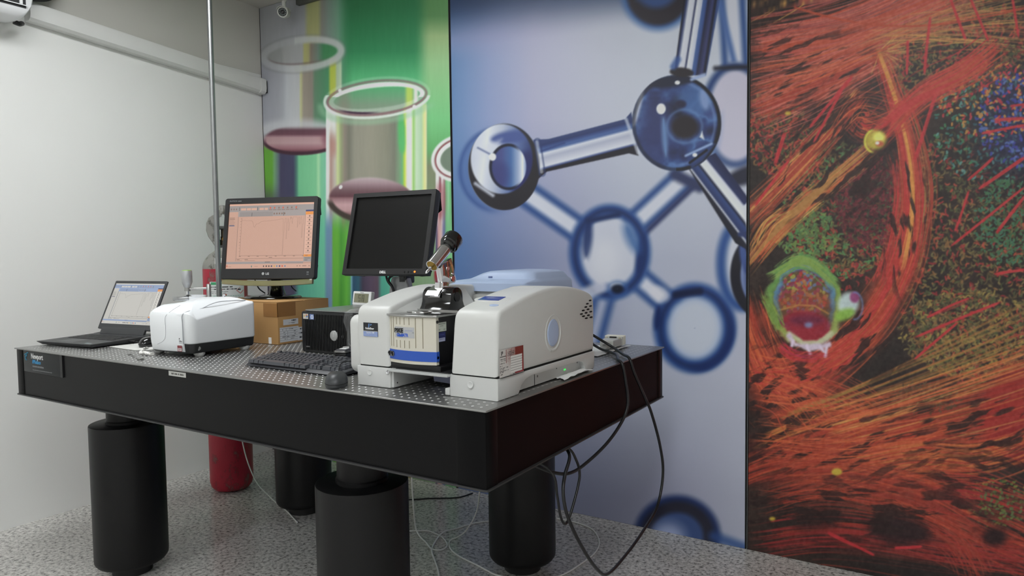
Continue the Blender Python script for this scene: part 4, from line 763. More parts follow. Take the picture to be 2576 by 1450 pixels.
# display and buttons on the right housing (they follow the slope of its top)
n = Vector((0, -.195, 1)).normalized(); ty = Vector((0, 1, .195)).normalized()
def ontop(x, y, h=0.): return Vector((x, y, Z0+float(np.interp(y, [q[0] for q in top], [q[1] for q in top]))))+n*h
def top_slab(name, poly, h0, h1, m, cx, cy, r=.0005):
    b = B(); M = basis(ontop(cx, cy), (1, 0, 0), ty); slab(b, poly, h0, h1, r); b.transform(M); return O(name, b, m, sp)
top_slab('display_ring', ellipse(0, 0, .056, .030, 40), -.003, .0006, mat('ring_line', (200, 201, 198), .4), -.112, .203); top_slab('display_pad', ellipse(0, 0, .0552, .0292, 40), -.003, .0008, SPM, -.112, .203)
top_slab('blue_display', rrect(-.034, .034, -.019, .019, .001, 2), -.002, .0016, mat('lcd_blue', (30, 46, 110), .15, emit=((24, 44, 130), .25)), -.116, .206)
top_slab('round_button', ellipse(0, 0, .0135, .0075, 28), -.002, .0022, BLUE, -.072, .150, .001)
top_slab('round_cap', ellipse(0, 0, .040, .020, 40), -.004, .0007, SPM, -.110, .352)
# oval side plate, ventilation slots, stickers
b = B(); rr_ = [[(x, .390+dy*(1+0), Z0+.1445+dz) for dy, dz in ellipse(0, 0, a_, b_, 40)] for x, a_, b_ in ((-.040, .052, .058), (-.0300, .051, .057), (-.0262, .0455, .0515), (-.0272, .0425, .048), (-.0345, .0375, .0425))]
O('oval_recess', loft(b, rr_), SPM, sp, smooth=60)
b = B(); rr_ = [[(x, .389+dy, Z0+.1445+dz) for dy, dz in ellipse(0, 0, a_, b_, 40)] for x, a_, b_ in ((-.040, .0345, .040), (-.0285, .0345, .040), (-.0268, .033, .0385), (-.0262, .029, .034))]
O('oval_badge', loft(b, rr_), BLUE, sp, smooth=60)
for y, z in ((.633, .221), (.613, .212), (.602, .2025), (.636, .203), (.584, .193), (.618, .194), (.571, .183), (.604, .184), (.638, .185), (.586, .175), (.621, .175), (.606, .167), (.641, .167)):
    b = B(); slab(b, [(yy, Z0+zz) for yy, zz in ellipse(y, z, .0098, .0026, 14)], -.033, -.0262, 0, 'x'); O('vent_slot', b, DARKHOLE, sp)
def sticker_img():
    c = Cv(0, 0, 96, 66, 1.); c.c[:] = (206, 204, 200); R = np.random.default_rng(4)
    c.c[2:64, 90:96] = (140, 44, 44); c.c[0:22, 62:96] = (132, 54, 44); m = ss(c.ell(70, 14, 34, 22), 22)*R.random(c.U.shape); c.mix(np.clip(m*1.3, 0, .9), (120, 50, 44)); c.c[61:65, 60:94] = (140, 40, 50)
    c.c[20:60, 44:90] = (222, 222, 218)
    for y in range(25, 60, 6): c.c[y, 44:90] = (96, 98, 98)
    c.c[2:34, 26:28] = (130, 60, 56); c.c[4:14, 8:11] = (40, 40, 44); c.c[4:10, 12:15] = (40, 40, 44); c.c[16:18, 3:26] = (60, 60, 62)
    for y, a, e in ((8, 32, 58), (12, 34, 60), (16, 32, 56), (22, 4, 24), (26, 6, 24), (32, 3, 20), (38, 3, 14), (43, 3, 34), (46, 3, 18), (50, 3, 36), (53, 3, 16), (58, 3, 14), (63, 40, 62)):
        for x in range(a, e):
            if R.random() > .3: c.c[y:y+2, x] = (84, 84, 84)
    return c.c
print_panel('service_sticker', sticker_img(), .118, .070, RIGHT(-.0255, .100, Z0+.0595), PRINT, sp, False)
st = O('brand_sticker', box(B(), -.486, -.4315, .0972, .0985, Z0+.1425, Z0+.1815), mat('sticker_black', (30, 32, 36), .3), sp, smooth=0)
O('sticker_band', box(B(), -.486, -.4315, .0968, .0974, Z0+.1425, Z0+.1565), mat('sticker_blue', (134, 152, 196), .35), st, smooth=0)
O('sticker_line', box(B(), -.486, -.4315, .0967, .0972, Z0+.1565, Z0+.158), mat('sticker_silver', (176, 176, 168), .35), st, smooth=0)
txt('sticker_lettering', 'PerkinElmer', .0082, WHITEINK, st, FRONT(-.4775, .0966, Z0+.1625), False, squeeze=.8, bold=.0002)
txt('sticker_lettering', 'Spectrum 400', .0065, WHITEINK, st, FRONT(-.4745, .0966, Z0+.1512), False, squeeze=.82)
txt('sticker_lettering', 'FT-IR/FT-NIR Spectrometer', .0052, mat('pale_ink', (180, 192, 222), .5), st, FRONT(-.4835, .0966, Z0+.1455), False, squeeze=.76)
b = B(); slab(b, [(-.4665, Z0+.1685), (-.4635, Z0+.1685), (-.462, Z0+.179), (-.465, Z0+.179)], .0972, .0966, 0, 'y'); slab(b, [(-.4585, Z0+.173), (-.4535, Z0+.1762), (-.4575, Z0+.1785)], .0972, .0966, 0, 'y')
O('sticker_emblem', b, mat('emblem_blue', (104, 150, 214), .4), st)
# ------------------------------------------------------------------ sampling accessory in the bay
pk = thing('sampling_accessory', 'beige and blue sampling accessory standing in the open bay of the spectrometer', 'lab accessory', (-.31, .22, Z0+.059))
BEI = mat('beige_plastic', (202, 198, 184), .45, nz=(30, .02)); BLU = mat('royal_blue_plastic', (44, 84, 176), .4, nz=(30, .03)); SATB = mat('satin_black', (18, 18, 20), .3)
O('black_housing', slab(B(), rrect(-.382, -.234, .112, .34, .002, 2), Z0+.070, Z0+.205, .001), SATB, pk)
O('foot_slab', slab(B(), rrect(-.398, -.215, .104, .34, .004, 2), Z0+.059, Z0+.0745, .001), SATB, pk)
def fy(x): return .0905+.014*((x+.312)/.082)**2          # bowed front
def bowed(x0, x1, z0, z1, out=0., back=.116, n=14, r=0.):
    b = B(); xs = np.linspace(x0, x1, n); pts = [(x, fy(x)-out) for x in xs]+[(x1, back), (x0, back)]
    return slab(b, pts, Z0+z0, Z0+z1, r)
fp = O('beige_front', bowed(-.394, -.229, .0765, .205), BEI, pk, smooth=50)
O('blue_band', bowed(-.3955, -.2275, .0855, .1125, .0012), BLU, pk, smooth=50)
for k, x in enumerate((-.384, -.374, -.3595, -.345, -.3285, -.311, -.2895, -.267)):
    for z0, z1 in (((.121, .203),) if k in (0, 1, 6, 7) else ((.183, .203), (.119, .140))):
        O('groove', box(B(), x, x+.0016, fy(x)-.0007, fy(x)+.002, Z0+z0, Z0+z1), mat('groove_shade', (132, 124, 102), .7), fp, smooth=0)
ns = O('name_strip', loft(B(), [[(x, fy(x)-.0006, Z0+.1475), (x, fy(x)-.0006, Z0+.177), (x, fy(x)+.001, Z0+.177), (x, fy(x)+.001, Z0+.1475)] for x in np.linspace(-.366, -.293, 10)]), mat('strip_silver', (178, 180, 182), .35, .2), pk)
yl = fy(-.33)-.0012
txt('strip_lettering', 'PIKE', .0165, BLACKINK, ns, FRONT(-.3625, yl-.0006, Z0+.1615), False, squeeze=.98, bold=.0007)
txt('strip_lettering', 'TECHNOLOGIES', .0042, GREYINK, ns, FRONT(-.3245, yl+.0004, Z0+.1612), False, squeeze=.98)
txt('strip_lettering', 'GladiATR', .0118, mat('logo_blue', (36, 84, 190), .5), ns, FRONT(-.3545, yl, Z0+.1508), False, squeeze=.86, bold=.0005)
O('strip_rule', box(B(), -.3245, -.2985, yl-.0001, yl+.0012, Z0+.1672, Z0+.1678), mat('logo_blue', (36, 84, 190), .5), ns, smooth=0)
for x in (-.389, -.3765):
    b = B(); lathe(b, [(0, 0), (.0075, 0), (.0075, .004), (.0062, .005), (.005, .003), (0, .003)], (x, fy(x)-.0005, Z0+.1005-(x+.389)*.02), 20, (-.1, -1, 0)); O('gas_fitting', b, mat('fitting_nickel', (120, 120, 122), .25, 1.), pk)
    b = B(); lathe(b, [(0, 0), (.005, 0), (0, .0003)], (x, fy(x)-.0037, Z0+.1005-(x+.389)*.02), 14, (-.1, -1, 0)); O('fitting_bore', b, DARKHOLE, pk)
for z in (.193, .0965): b = B(); cyl(b, (-.236, .110, Z0+z), (-.2275, .110, Z0+z), .0042, 12); O('side_screw', b, SATB, pk)
im = np.full((16, 24, 3), (186, 192, 180), float); im[3, 3:21] = (110, 116, 108); im[6, 8:16] = (120, 124, 116); im[12, 3:8] = (90, 96, 90); im[12, 16:21] = (90, 96, 90)
print_panel('type_plate', im, .040, .025, RIGHT(-.2335, .116, Z0+.165), PRINT, pk, False)
im = np.full((20, 22, 3), (40, 46, 96), float); im[12:19, 2:20] = (176, 180, 204); im[14, 4:18] = (90, 92, 130); im[5, 4:18] = (80, 90, 150)
print_panel('serial_plate', im, .034, .026, RIGHT(-.2335, .118, Z0+.137), PRINT, pk, False)
tp = O('steel_top_plate', bowed(-.4015, -.2235, .2055, .211, .006, .345, r=.0008), mat('mirror_steel', (176, 176, 174), .16, 1., nz=(60, .05)), pk, smooth=50)
O('crystal_disc', slab(B(), ellipse(-.345, .180, .040, .034, 40), Z0+.2105, Z0+.2135, .0012), mat('mirror_disc', (190, 190, 188), .1, 1.), tp)
O('rear_lip', box(B(), -.396, -.230, .205, .208, Z0+.2105, Z0+.2165), STEEL, tp, smooth=0)
# press: black bell shaped yoke, chrome arm, tube and knob (arm swung up and back)
bell = [(.205, .211), (.211, .2165), (.2185, .226), (.223, .238), (.225, .252)]+[(.2535+.0285*math.cos(a), .2535+.0255*math.sin(a)) for a in np.linspace(math.pi, 0, 11)]+[(.283, .238), (.288, .226), (.296, .2165), (.304, .211)]
O('press_yoke', slab(B(), [(y, Z0+z) for y, z in bell], -.372, -.268, .0015, 'x', 2), GLOSSBLACK, pk, smooth=40)
b = B(); cyl(b, (-.268, .2535, Z0+.251), (-.2655, .2535, Z0+.251), .0135, 24); O('pivot_cap', b, SATB, pk)
cx = -.322
O('arm_neck', slab(B(), [(.236, Z0+.272), (.271, Z0+.272), (.268, Z0+.292), (.240, Z0+.292)], cx-.015, cx+.015, .002, 'x', 2), CHROME, pk)
arm = O('press_arm', slab(B(), [(.246, Z0+.288), (.272, Z0+.284), (.308, Z0+.290), (.314, Z0+.297), (.292, Z0+.362), (.252, Z0+.346), (.236, Z0+.334)], cx-.009, cx+.009, .002, 'x', 2), CHROME, pk)
for y, z, r_ in ((.272, .332, .0068), (.297, .301, .0085), (.2945, .316, .003)):
    b = B(); lathe(b, [(0, 0), (r_, 0), (r_, .002), (r_*.75, .002), (r_*.7, .0006), (0, .0006)], (cx+.0088, y, Z0+z), 18, (1, 0, 0)); O('arm_bolt', b, CHROME, arm)
O('lever_plate', loft(B(), [[(x, .224, Z0+.262), (x, .2195, Z0+.250), (x, .217, Z0+.2505), (x, .2225, Z0+.264)] for x in (-.345, -.303)]), CHROME, pk, smooth=0)
O('lever_plate', loft(B(), [[(x0, .252, Z0+.2795), (x0, .2265, Z0+.266), (x0, .2145, Z0+.2545), (x0, .213, Z0+.257), (x0, .225, Z0+.2695), (x0, .251, Z0+.283)] for x0 in (-.352, -.306)]), CHROME, pk, smooth=0)
A = Vector((cx, .2085, Z0+.341)); D = (Vector((cx, .289, Z0+.4005))-A).normalized()
O('press_tube', lathe(B(), [(0, .002), (.0155, .002), (.0165, 0), (.0182, 0), (.0182, .078), (.0165, .080), (0, .080)], A, 32, D), CHROME, pk)
O('tube_insert', lathe(B(), [(0, .0012), (.0158, .0012), (.0158, .0026), (0, .0026)], A, 28, D), mat('gold_insert', (150, 122, 60), .3, 1.), pk)
O('press_tip', lathe(B(), [(0, -.034), (.0018, -.034), (.0035, -.030), (.0040, -.018), (.0030, -.012), (.0048, -.010), (.0048, .003), (0, .003)], A, 16, D), CHROME, pk)
O('tube_collar', lathe(B(), [(0, .078), (.0125, .078), (.0125, .098), (0, .098)], A, 28, D), STEEL, pk)
kn = lambda r, z: (r, z)
O('press_knob', lathe(B(), [(0, .090), (.019, .090), (.024, .094), (.0245, .100), (.0285, .103), (.0290, .106), (.0290, .134), (.0270, .138), (.020, .1395), (0, .1395)], A, 40, D), GLOSSBLACK, pk, smooth=35)
# ------------------------------------------------------------------ small white spectrometer
ft = thing('compact_spectrometer', 'compact glossy white spectrometer on a black base, left of the cardboard box', 'spectrometer', (-1.59, .33, Z0))
FTW = mat('gloss_white_plastic', (232, 235, 237), .25, nz=(20, .01), coat=.2)
ox0, ox1, oy0, oy1 = -1.728, -1.436, .176, .466
def outline(d, n=8):
    p = []
    for cx, cy, r, a0 in ((ox1, oy1, .018, 0), (ox0, oy1, .05, 90), (ox0, oy0, .06, 180), (ox1, oy0, .030, 270)):
        sx = -1 if cx == ox1 else 1; sy = -1 if cy == oy1 else 1; rr = max(r-d, .004)
        for k in range(n+1): a = math.radians(a0+90*k/n); p.append((cx+sx*(d+rr)+rr*math.cos(a), cy+sy*(d+rr)+rr*math.sin(a)))
    o = []
    for x, y in p:
        t = (x-ox0)/(ox1-ox0)
        if y < .30: y -= .012*math.sin(max(0, min(1, t/.82))*math.pi)*(1 if y < .25 else (.30-y)/.05)
        o.append((x, y))
    return o
def ztop(x, y):
    z = np.interp(y, [.16, .178, .20, .23, .28, .34, .40, .44, .47], [.158, .172, .190, .202, .211, .2155, .214, .208, .200])
    ed = np.interp(y, [.16, .178, .20, .22, .24, .26, .285, .32, .40, .47], [.158, .164, .148, .134, .127, .134, .158, .179, .187, .190])
    t = max(0., min(1., (x+1.500)/.062)); z = z*(1-t**1.4)+ed*t**1.4
    q = max(0., min(1., (-1.585-x)/.05)); z -= .013*q*q*(3-2*q)
    z -= .014*max(0, (-1.68-x)/.048)**2
    return float(z)
b = B(); rings = [[(x, y, Z0+.050) for x, y in outline(.004)], [(x, y, Z0+.056) for x, y in outline(0)]]
N_ = len(rings[0])
for d, dz in ((0, .006), (.001, .0025), (.003, .0006), (.007, 0), (.014, 0), (.024, 0), (.036, 0), (.05, 0), (.07, 0), (.10, 0), (.135, 0)): rings.append([(x, y, Z0+ztop(x, y)-dz) for x, y in outline(d)])
body_ = O('white_cover', loft(b, rings), FTW, ft, smooth=70)
b = B(); loft(b, [[(x, y, Z0+z) for x, y in outline(d)] for z, d in ((.014, .012), (.020, .006), (.0505, .003))]); O('black_base', b, mat('charcoal_base', (34, 35, 36), .45), ft)
for x, y in ((-1.468, .232), (-1.700, .215), (-1.466, .430), (-1.71, .42)): b = B(); lathe(b, [(0, 0), (.014, 0), (.020, .006), (.021, .016), (0, .016)], (x, y, Z0), 20); O('foot', b, mat('grey_rubber', (186, 186, 184), .6), ft)
# front apron that runs down over the base
b = B(); rings = []
for z, d in ((.020, .006), (.024, .002), (.05, 0), (.10, 0), (.152, .002), (.165, .008)):
    w0 = -1.672+(.05-z)*.25 if z < .05 else -1.672-(z-.05)*.1; pts = []
    for t in np.linspace(0, 1, 14):
        x = w0+t*(-1.478-w0); yb = .178-.012*math.sin(max(0, min(1, (x-ox0)/(ox1-ox0)/.82))*math.pi); pts.append((x, yb-.0045+d, Z0+z))
    pts += [(-1.478, .20, Z0+z), (w0, .20, Z0+z)]; rings.append(pts)
O('front_apron', loft(b, rings), FTW, ft, smooth=50)
SEAM = mat('seam_grey', (168, 172, 176), .5)
b = B(); pts = [(-1.4745, .1715, Z0+z) for z in (.052, .09, .13, .158)]+[(-1.475+.012*t, .176+t*.20, Z0+ztop(-1.475+.012*t, .18+t*.20)+.0003-.006*(1-t)**3) for t in np.linspace(.06, 1.3, 9)]
tube(b, pts, .0017, 6, 4); O('cover_seam', b, SEAM, ft)
b = B(); fyy = lambda x: .178-.012*math.sin(max(0, min(1, (x-ox0)/(ox1-ox0)/.82))*math.pi)-.0047
tube(b, [(-1.545, .21, Z0+.1915), (-1.562, .185, Z0+.172), (-1.568, fyy(-1.568)-.0002, Z0+.15), (-1.569, fyy(-1.569), Z0+.11), (-1.572, fyy(-1.572), Z0+.075), (-1.588, fyy(-1.588), Z0+.057), (-1.625, fyy(-1.625), Z0+.043)], .0006, 5, 5); O('door_line', b, mat('line_grey', (120, 124, 130), .5), ft)
b = B(); lathe(b, [(0, 0), (.0085, 0), (.0085, .002), (.007, .003), (0, .003)], (-1.4435, .212, Z0+.032), 22, (1, -.35, 0)); O('power_button', b, mat('button_grey', (120, 121, 120), .4), ft)
b = B(); lathe(b, [(0, 0), (.0028, 0), (.0015, .0015), (0, .0018)], (-1.444, .2195, Z0+.0445), 10, (1, -.2, 0)); O('power_led', b, mat('led_lime', (190, 220, 60), .3, emit=((190, 240, 60), 1.5)), ft)
im = np.full((16, 18, 3), (126, 36, 44), float); im[7:14, 2:16] = (206, 196, 196); im[9, 3:15] = (110, 60, 64); im[11, 5:12] = (110, 60, 64); im[3, 4:14] = (170, 110, 112)
print_panel('red_sticker', im, .028, .022, FRONT(-1.5095, fyy(-1.495)-.0022, Z0+.0225), PRINT, ft, False)
im = np.full((10, 14, 3), (104, 152, 62), float); im[4:6, 8:12] = (190, 214, 160)
print_panel('green_tag', im, .026, .020, basis((-1.7300, .2200, Z0+.062), (.46, -.89, 0), (0, 0, 1)), PRINT, ft, False)
txt('logo_lettering', 'P', .010, BLACKINK, ft, FRONT(-1.5005, fyy(-1.495)-.0006, Z0+.0655), False, bold=.0003)
txt('logo_lettering', 'PerkinElmer', .0058, BLACKINK, ft, FRONT(-1.5045, fyy(-1.495)-.0006, Z0+.0595), False, squeeze=.8)
txt('logo_lettering', 'Spectrum Two', .0042, GREYINK, ft, FRONT(-1.5015, fyy(-1.495)-.0006, Z0+.0535), False, squeeze=.8)
# sampling plate and press of the small spectrometer
px_, py_ = -1.690, .335
O('sample_plate', slab(B(), ellipse(px_, py_, .052, .056, 36), Z0+.200, Z0+.2135, .002), mat('satin_steel', (176, 178, 180), .22, 1., nz=(40, .05)), ft)
O('recess_wall', loft(B(), [[(px_+r*math.cos(a), py_+r*math.sin(a), Z0+z) for a in np.linspace(-.5, 2.4, 18)] for r, z in ((.060, .196), (.064, .218), (.070, .2175), (.068, .196))], False, False, False), FTW, ft, smooth=60)
b = B(); lathe(b, [(0, .212), (.012, .212), (.016, .216), (.0065, .221), (.0055, .222), (.0048, .252), (0, .252)], (px_, py_, Z0), 20); O('press_rod', b, CHROME, ft)
b = B(); lathe(b, [(0, .250), (.0110, .250), (.0122, .2515), (.0178, .266), (.0200, .272), (.0200, .3175), (.0190, .320), (0, .320)], (px_, py_, Z0), 36); O('press_knob', b, mat('silver_knob', (176, 178, 180), .42, .55), ft, smooth=30)
O('knob_ring', lathe(B(), [(0, .3195), (.0178, .3195), (.0170, .3222), (0, .3222)], (px_, py_, Z0), 30), mat('lime_ring', (150, 196, 70), .4), ft)
b = B(); lathe(b, [(0, .236), (.0115, .236), (.0115, .254), (0, .254)], (px_, py_, Z0), 20); cyl(b, (px_, py_, Z0+.245), (-1.622, .385, Z0+.247), .0048, 12); O('swing_arm', b, STEEL, ft)
O('press_post', lathe(B(), [(0, .205), (.0090, .205), (.0090, .262), (.0076, .2640), (0, .2640)], (-1.622, .385, Z0), 22), STEEL, ft)
b = B(); lathe(b, [(0, .206), (.006, .206), (.006, .222), (0, .222)], (-1.575, .42, Z0), 12); cyl(b, (-1.575, .42, Z0+.217), (-1.560, .42, Z0+.219), .004, 10); O('thumb_screw', b, CHROME, ft)

sp.location.z += .001
# ------------------------------------------------------------------ cardboard box under the left monitor
BXT = .181
cb = thing('cardboard_box', 'brown cardboard shipping box carrying the lit monitor', 'box', (-1.66, .78, Z0))
KRAFT = mat('kraft_cardboard', (178, 138, 88), .75, nz=(16, .06), bump=(90, .05)); TAPE = mat('brown_tape', (150, 108, 62), .35, nz=(30, .04))
bx0, bx1, by0, by1 = -1.88, -1.442, .577, .862
O('carton', slab(B(), rrect(bx0, bx1, by0, by1, .003, 2), Z0+.001, Z0+BXT-.002, .002), KRAFT, cb)
O('top_flap', slab(B(), rrect(bx0-.001, bx1+.001, by0-.001, (by0+by1)/2-.002, .003, 2), Z0+BXT-.002, Z0+BXT, .0008), KRAFT, cb)
O('top_flap', slab(B(), rrect(bx0-.001, bx1+.001, (by0+by1)/2+.002, by1+.001, .003, 2), Z0+BXT-.002, Z0+BXT, .0008), KRAFT, cb)
O('packing_tape', box(B(), -1.53, bx1+.0012, by0-.0012, by0+.0002, Z0+.118, Z0+BXT-.006), TAPE, cb, smooth=0)
O('packing_tape', box(B(), bx1-.0002, bx1+.0012, by0-.0012, .672, Z0+.118, Z0+BXT-.004), TAPE, cb, smooth=0)
O('paper_tab', box(B(), -1.502, -1.484, by0-.0012, by0, Z0+.003, Z0+.030), PAPER, cb, smooth=0)
def lab(nx, ny, lines, seed):
    im = np.full((ny, nx, 3), (206, 208, 210), float); R = np.random.default_rng(seed)
    for k in lines:
        if k[0] == 'h': im[k[1], k[2]:k[3]] = (130, 132, 136)
        elif k[0] == 'v': im[k[2]:k[3], k[1]] = (130, 132, 136)
        else:
            for x in range(k[2], k[3]):
                if R.random() > .2: im[k[1]:k[1]+k[4], x] = (64, 66, 70)
    return im
print_panel('address_label', lab(40, 20, [('t', 3, 22, 34, 5), ('t', 13, 14, 30, 1), ('h', 12, 22, 34), ('t', 15, 22, 30, 1)], 1), .080, .024, RIGHT(bx1+.0015, .604, Z0+.081), PRINT, cb, False)
print_panel('shipping_label', lab(60, 46, [('h', 4, 0, 56), ('h', 12, 0, 56), ('h', 19, 0, 56), ('h', 26, 0, 56), ('h', 33, 0, 56), ('h', 40, 0, 56), ('v', 20, 4, 12), ('v', 24, 12, 26), ('v', 22, 33, 40), ('t', 7, 8, 12, 2), ('t', 6, 30, 42, 2), ('t', 15, 12, 17, 2), ('t', 14, 44, 50, 2), ('t', 22, 12, 18, 2), ('t', 22, 46, 50, 2), ('t', 29, 8, 48, 2), ('t', 36, 34, 46, 2), ('t', 36, 14, 19, 2)], 2), .100, .062, RIGHT(bx1+.0013, .585, Z0+.010), PRINT, cb, False)
print_panel('marked_label', lab(30, 40, [('t', 4, 4, 10, 4), ('t', 16, 2, 12, 4), ('t', 28, 4, 12, 5)], 3), .08, .058, RIGHT(bx1+.0009, .680, Z0+.008), PRINT, cb, False)
# ------------------------------------------------------------------ screen contents
def screen_img(nx, ny, bg, bar, tint, seed=0):
    c = Cv(0, 0, nx, ny, 1.); U, V = c.U/nx, c.V/ny; R = np.random.default_rng(seed); c.c[:] = bg
    def r(x0, y0, x1, y1, col): c.c[int(y0*ny):max(int(y1*ny), int(y0*ny)+1), int(x0*nx):max(int(x1*nx), int(x0*nx)+1)] = col
    dk = tuple(np.array(bar)*.62); ink = tuple(np.array(bg)*.68); lt = tuple(np.minimum(np.array(bg)*1.08, 255))
    r(0, 0, 1, .03, lt); r(0, .03, 1, .115, bar); r(0, .115, 1, .20, tuple(np.array(bar)*1.03)); r(.0, .125, .11, .20, bg); r(.13, .13, .52, .20, tuple(np.array(bar)*.96))
    for x0, x1 in ((.14, .20), (.21, .26), (.265, .33), (.36, .41), (.42, .46)): r(x0, .07, x1, .105, tuple(np.minimum(np.array(bg)*1.04, 255)))
    for x in (.12, .335, .79, .27, .645): r(x, .055 if x != .27 and x != .645 else .14, x+.006, .11 if x != .27 and x != .645 else .195, dk)
    for x in np.arange(.02, .11, .03): r(x, .07, x+.012, .095, ink)
    for x in np.arange(.48, .78, .05): r(x, .06, x+.014, .085, (206, 96, 70) if R.random() > .5 else ink); r(x-.01, .10, x+.03, .108, ink)
    for x in np.arange(.53, .66, .03): r(x, .15, x+.014, .175, ink)
    r(0, .20, .115, .885, tuple(np.array(bg)*.985)); r(.114, .20, .118, .885, dk)
    for k in range(6): r(.012, .215+k*.022, .012+.05+.02*R.random(), .221+k*.022, ink)
    r(.012, .27+.06, .075, .345, (110, 110, 130))
    # spectrum plot
    r(.155, .22, .158, .80, ink); r(.15, .80, .90, .803, ink)
    for k in range(12): r(.143, .225+k*.046, .152, .230+k*.046, ink)
    for k in range(8): r(.15+k*.105, .808, .172+k*.105, .816, ink)
    r(.50, .825, .54, .833, ink); r(.118, .845, .9, .848, ink); r(.13, .855, .16, .862, ink); r(.22, .855, .26, .862, ink); r(.125, .875, .19, .88, ink); r(.22, .875, .34, .88, ink)
    xs = np.linspace(.16, .89, int(nx*.73)); ys = .24+0*xs
    ys = .27-.012*np.sin(xs*9); ys += .09*np.exp(-((xs-.31)/.018)**2)+.04*np.exp(-((xs-.35)/.03)**2); ys -= np.where(xs > .40, .035*(xs-.4)/.25, 0)
    for x0, dp, w in ((.655, .56, .006), (.69, .34, .006), (.715, .22, .007), (.75, .10, .006), (.815, .18, .006), (.84, .14, .008), (.87, .36, .008)): ys += dp*np.exp(-((xs-x0)/w)**2)
    ys += .012*R.normal(0, 1, len(xs))*(xs > .7)
    px = xs*nx; py = np.clip(ys, .22, .79)*ny
    for a in range(len(px)-1):
        y0, y1 = sorted((py[a], py[a+1])); c.c[int(y0):int(y1)+1, int(px[a])] = c.c[int(y0):int(y1)+1, int(px[a])]*.55+np.array(ink)*.45
    # side bar, status bar, task bar
    r(.90, .115, 1, .14, (60, 66, 110)); r(.90, .14, 1, .19, tint); r(.90, .19, 1, .79, lt); r(.897, .19, .90, .79, dk)
    for k in range(10): r(.94, .20+k*.058, .957, .222+k*.058, tuple(np.array(ink)*.9)); r(.92, .236+k*.058, .98, .24+k*.058, ink)
    r(.90, .79, 1, .825, tint); r(.90, .825, 1, .90, bar); r(.92, .80, .95, .808, ink); r(.915, .84, .98, .85, dk); r(.915, .872, .95, .88, dk)
    r(0, .89, .90, .925, bar); r(.46, .898, .52, .904, dk); r(.7, .912, 1, .916, ink); r(0, .93, 1, 1, tuple(np.array(bg)*1.02))
    r(.012, .945, .02, .97, (190, 60, 50)); r(.03, .962, .065, .968, ink); r(.30, .95, .312, .975, (60, 110, 110)); r(.34, .958, .38, .963, ink)
    for k, col in enumerate(((50, 50, 56), (60, 50, 50), (70, 70, 70), (60, 60, 90), (200, 160, 60), (60, 130, 160), (50, 60, 110), (200, 80, 60), (60, 110, 150))): r(.44+k*.031, .95, .454+k*.031, .973, col)
    for x in (.83, .86, .895, .91, .925, .965): r(x, .955, x+.012, .968, ink)
    return np.clip(c.c, 0, 255)
# ------------------------------------------------------------------ left monitor (lit)
BEZ = mat('bezel_charcoal', (32, 32, 33), .4, nz=(80, .08)); BEZ2 = mat('bezel_black', (28, 28, 29), .42, nz=(80, .1))
YAW1 = math.radians(21.); lm = thing('lit_monitor', 'black monitor with a pinkish lit screen standing on the cardboard box', 'monitor', (-1.683, .745, Z0+BXT), YAW1)
W_, H_ = .455, .368; S = Matrix.Translation((.036, -.05, .2715)) @ Matrix.Rotation(math.radians(-9.5), 4, 'X')      # screen frame: x right, z up, -y to the viewer
FX = lambda a, b, c: (a, c, b)
def sag(p, k=.010): return [(x, z-(k*(1-(2*x/W_)**2) if z < -H_/2+.02 else 0)) for x, z in p]
outer = sag(rrect(-W_/2, W_/2, -H_/2, H_/2, .012, 8)); inner = rrect(-.208, .208, -.138, .158, .0008, 8)
b = B(); frame(b, outer, inner, FX, -.022, .006, -.014); O('bezel', b, BEZ, lm, True, 40, S)
b = B(); loft(b, [[(x, y, z) for x, z in inset(outer, d)] for y, d in ((.004, .004), (.012, .006), (.030, .03), (.045, .07))]); O('back_shell', b, BEZ2, lm, True, 40, S)
pn = print_panel('display', screen_img(330, 236, (198, 158, 140), (154, 146, 143), (222, 142, 66), 1), .416, .296, S @ FRONT(-.208, -.0142, -.138), SCREEN, lm)
txt('brand_mark', 'LG', .0135, WHITEINK, lm, S @ FRONT(-.006, -.0224, -.166), bold=.0003)
b = B(); lathe(b, [(0, 0), (.0062, 0), (.0062, .0006), (0, .0006)], (-.0185, -.022, -.1612), 20, (0, -1, 0)); O('brand_roundel', b, mat('roundel_grey', (170, 172, 172), .4), lm, True, 40, S)
txt('brand_mark', 'FLATRON', .0085, GREYINK, lm, S @ FRONT(-.205, -.0224, .168), shear=.2, bold=.0002); O('model_mark', box(B(), -.163, -.146, -.0226, -.022, .1685, .172), GREYINK, lm, True, 0, S)
for z in (-.158, -.1645, -.1675): O('energy_mark', box(B(), .190, .200, -.0226, -.022, z, z+(.0045 if z == -.158 else .0016)), GREYINK, lm, True, 0, S)
# clear strip below the bezel
pts = [(x, -H_/2-.010*(1-(2*x/W_)**2)+.002) for x in np.linspace(-W_/2+.006, W_/2-.012, 20)]; pts += [(x, z-.023) for x, z in pts[::-1]]
b = B(); slab(b, pts, -.018, -.002, .001, 'y'); O('clear_strip', b, mat('tinted_acrylic', (176, 172, 128), .08, trans=.55, nz=(9, .15)), lm, True, 40, S)
b = B(); rings = []
for z, a, bb in ((.008, .052, .045), (.02, .040, .034), (.045, .033, .026), (.085, .031, .022), (.13, .031, .02)): rings.append([(.018+a*math.cos(t), .012+bb*math.sin(t), z) for t in np.linspace(0, 2*math.pi, 28, endpoint=False)])
O('stand_neck', loft(b, rings), GLOSSBLACK, lm, True, 60)
b = B(); loft(b, [[(x, .01+y, z) for x, y in ellipse(0, 0, a, c_, 48)] for z, a, c_ in ((0, .130, .10), (.004, .134, .104), (.010, .130, .10), (.014, .115, .088), (.0165, .07, .055))]); O('stand_base', b, GLOSSBLACK, lm, True, 60)
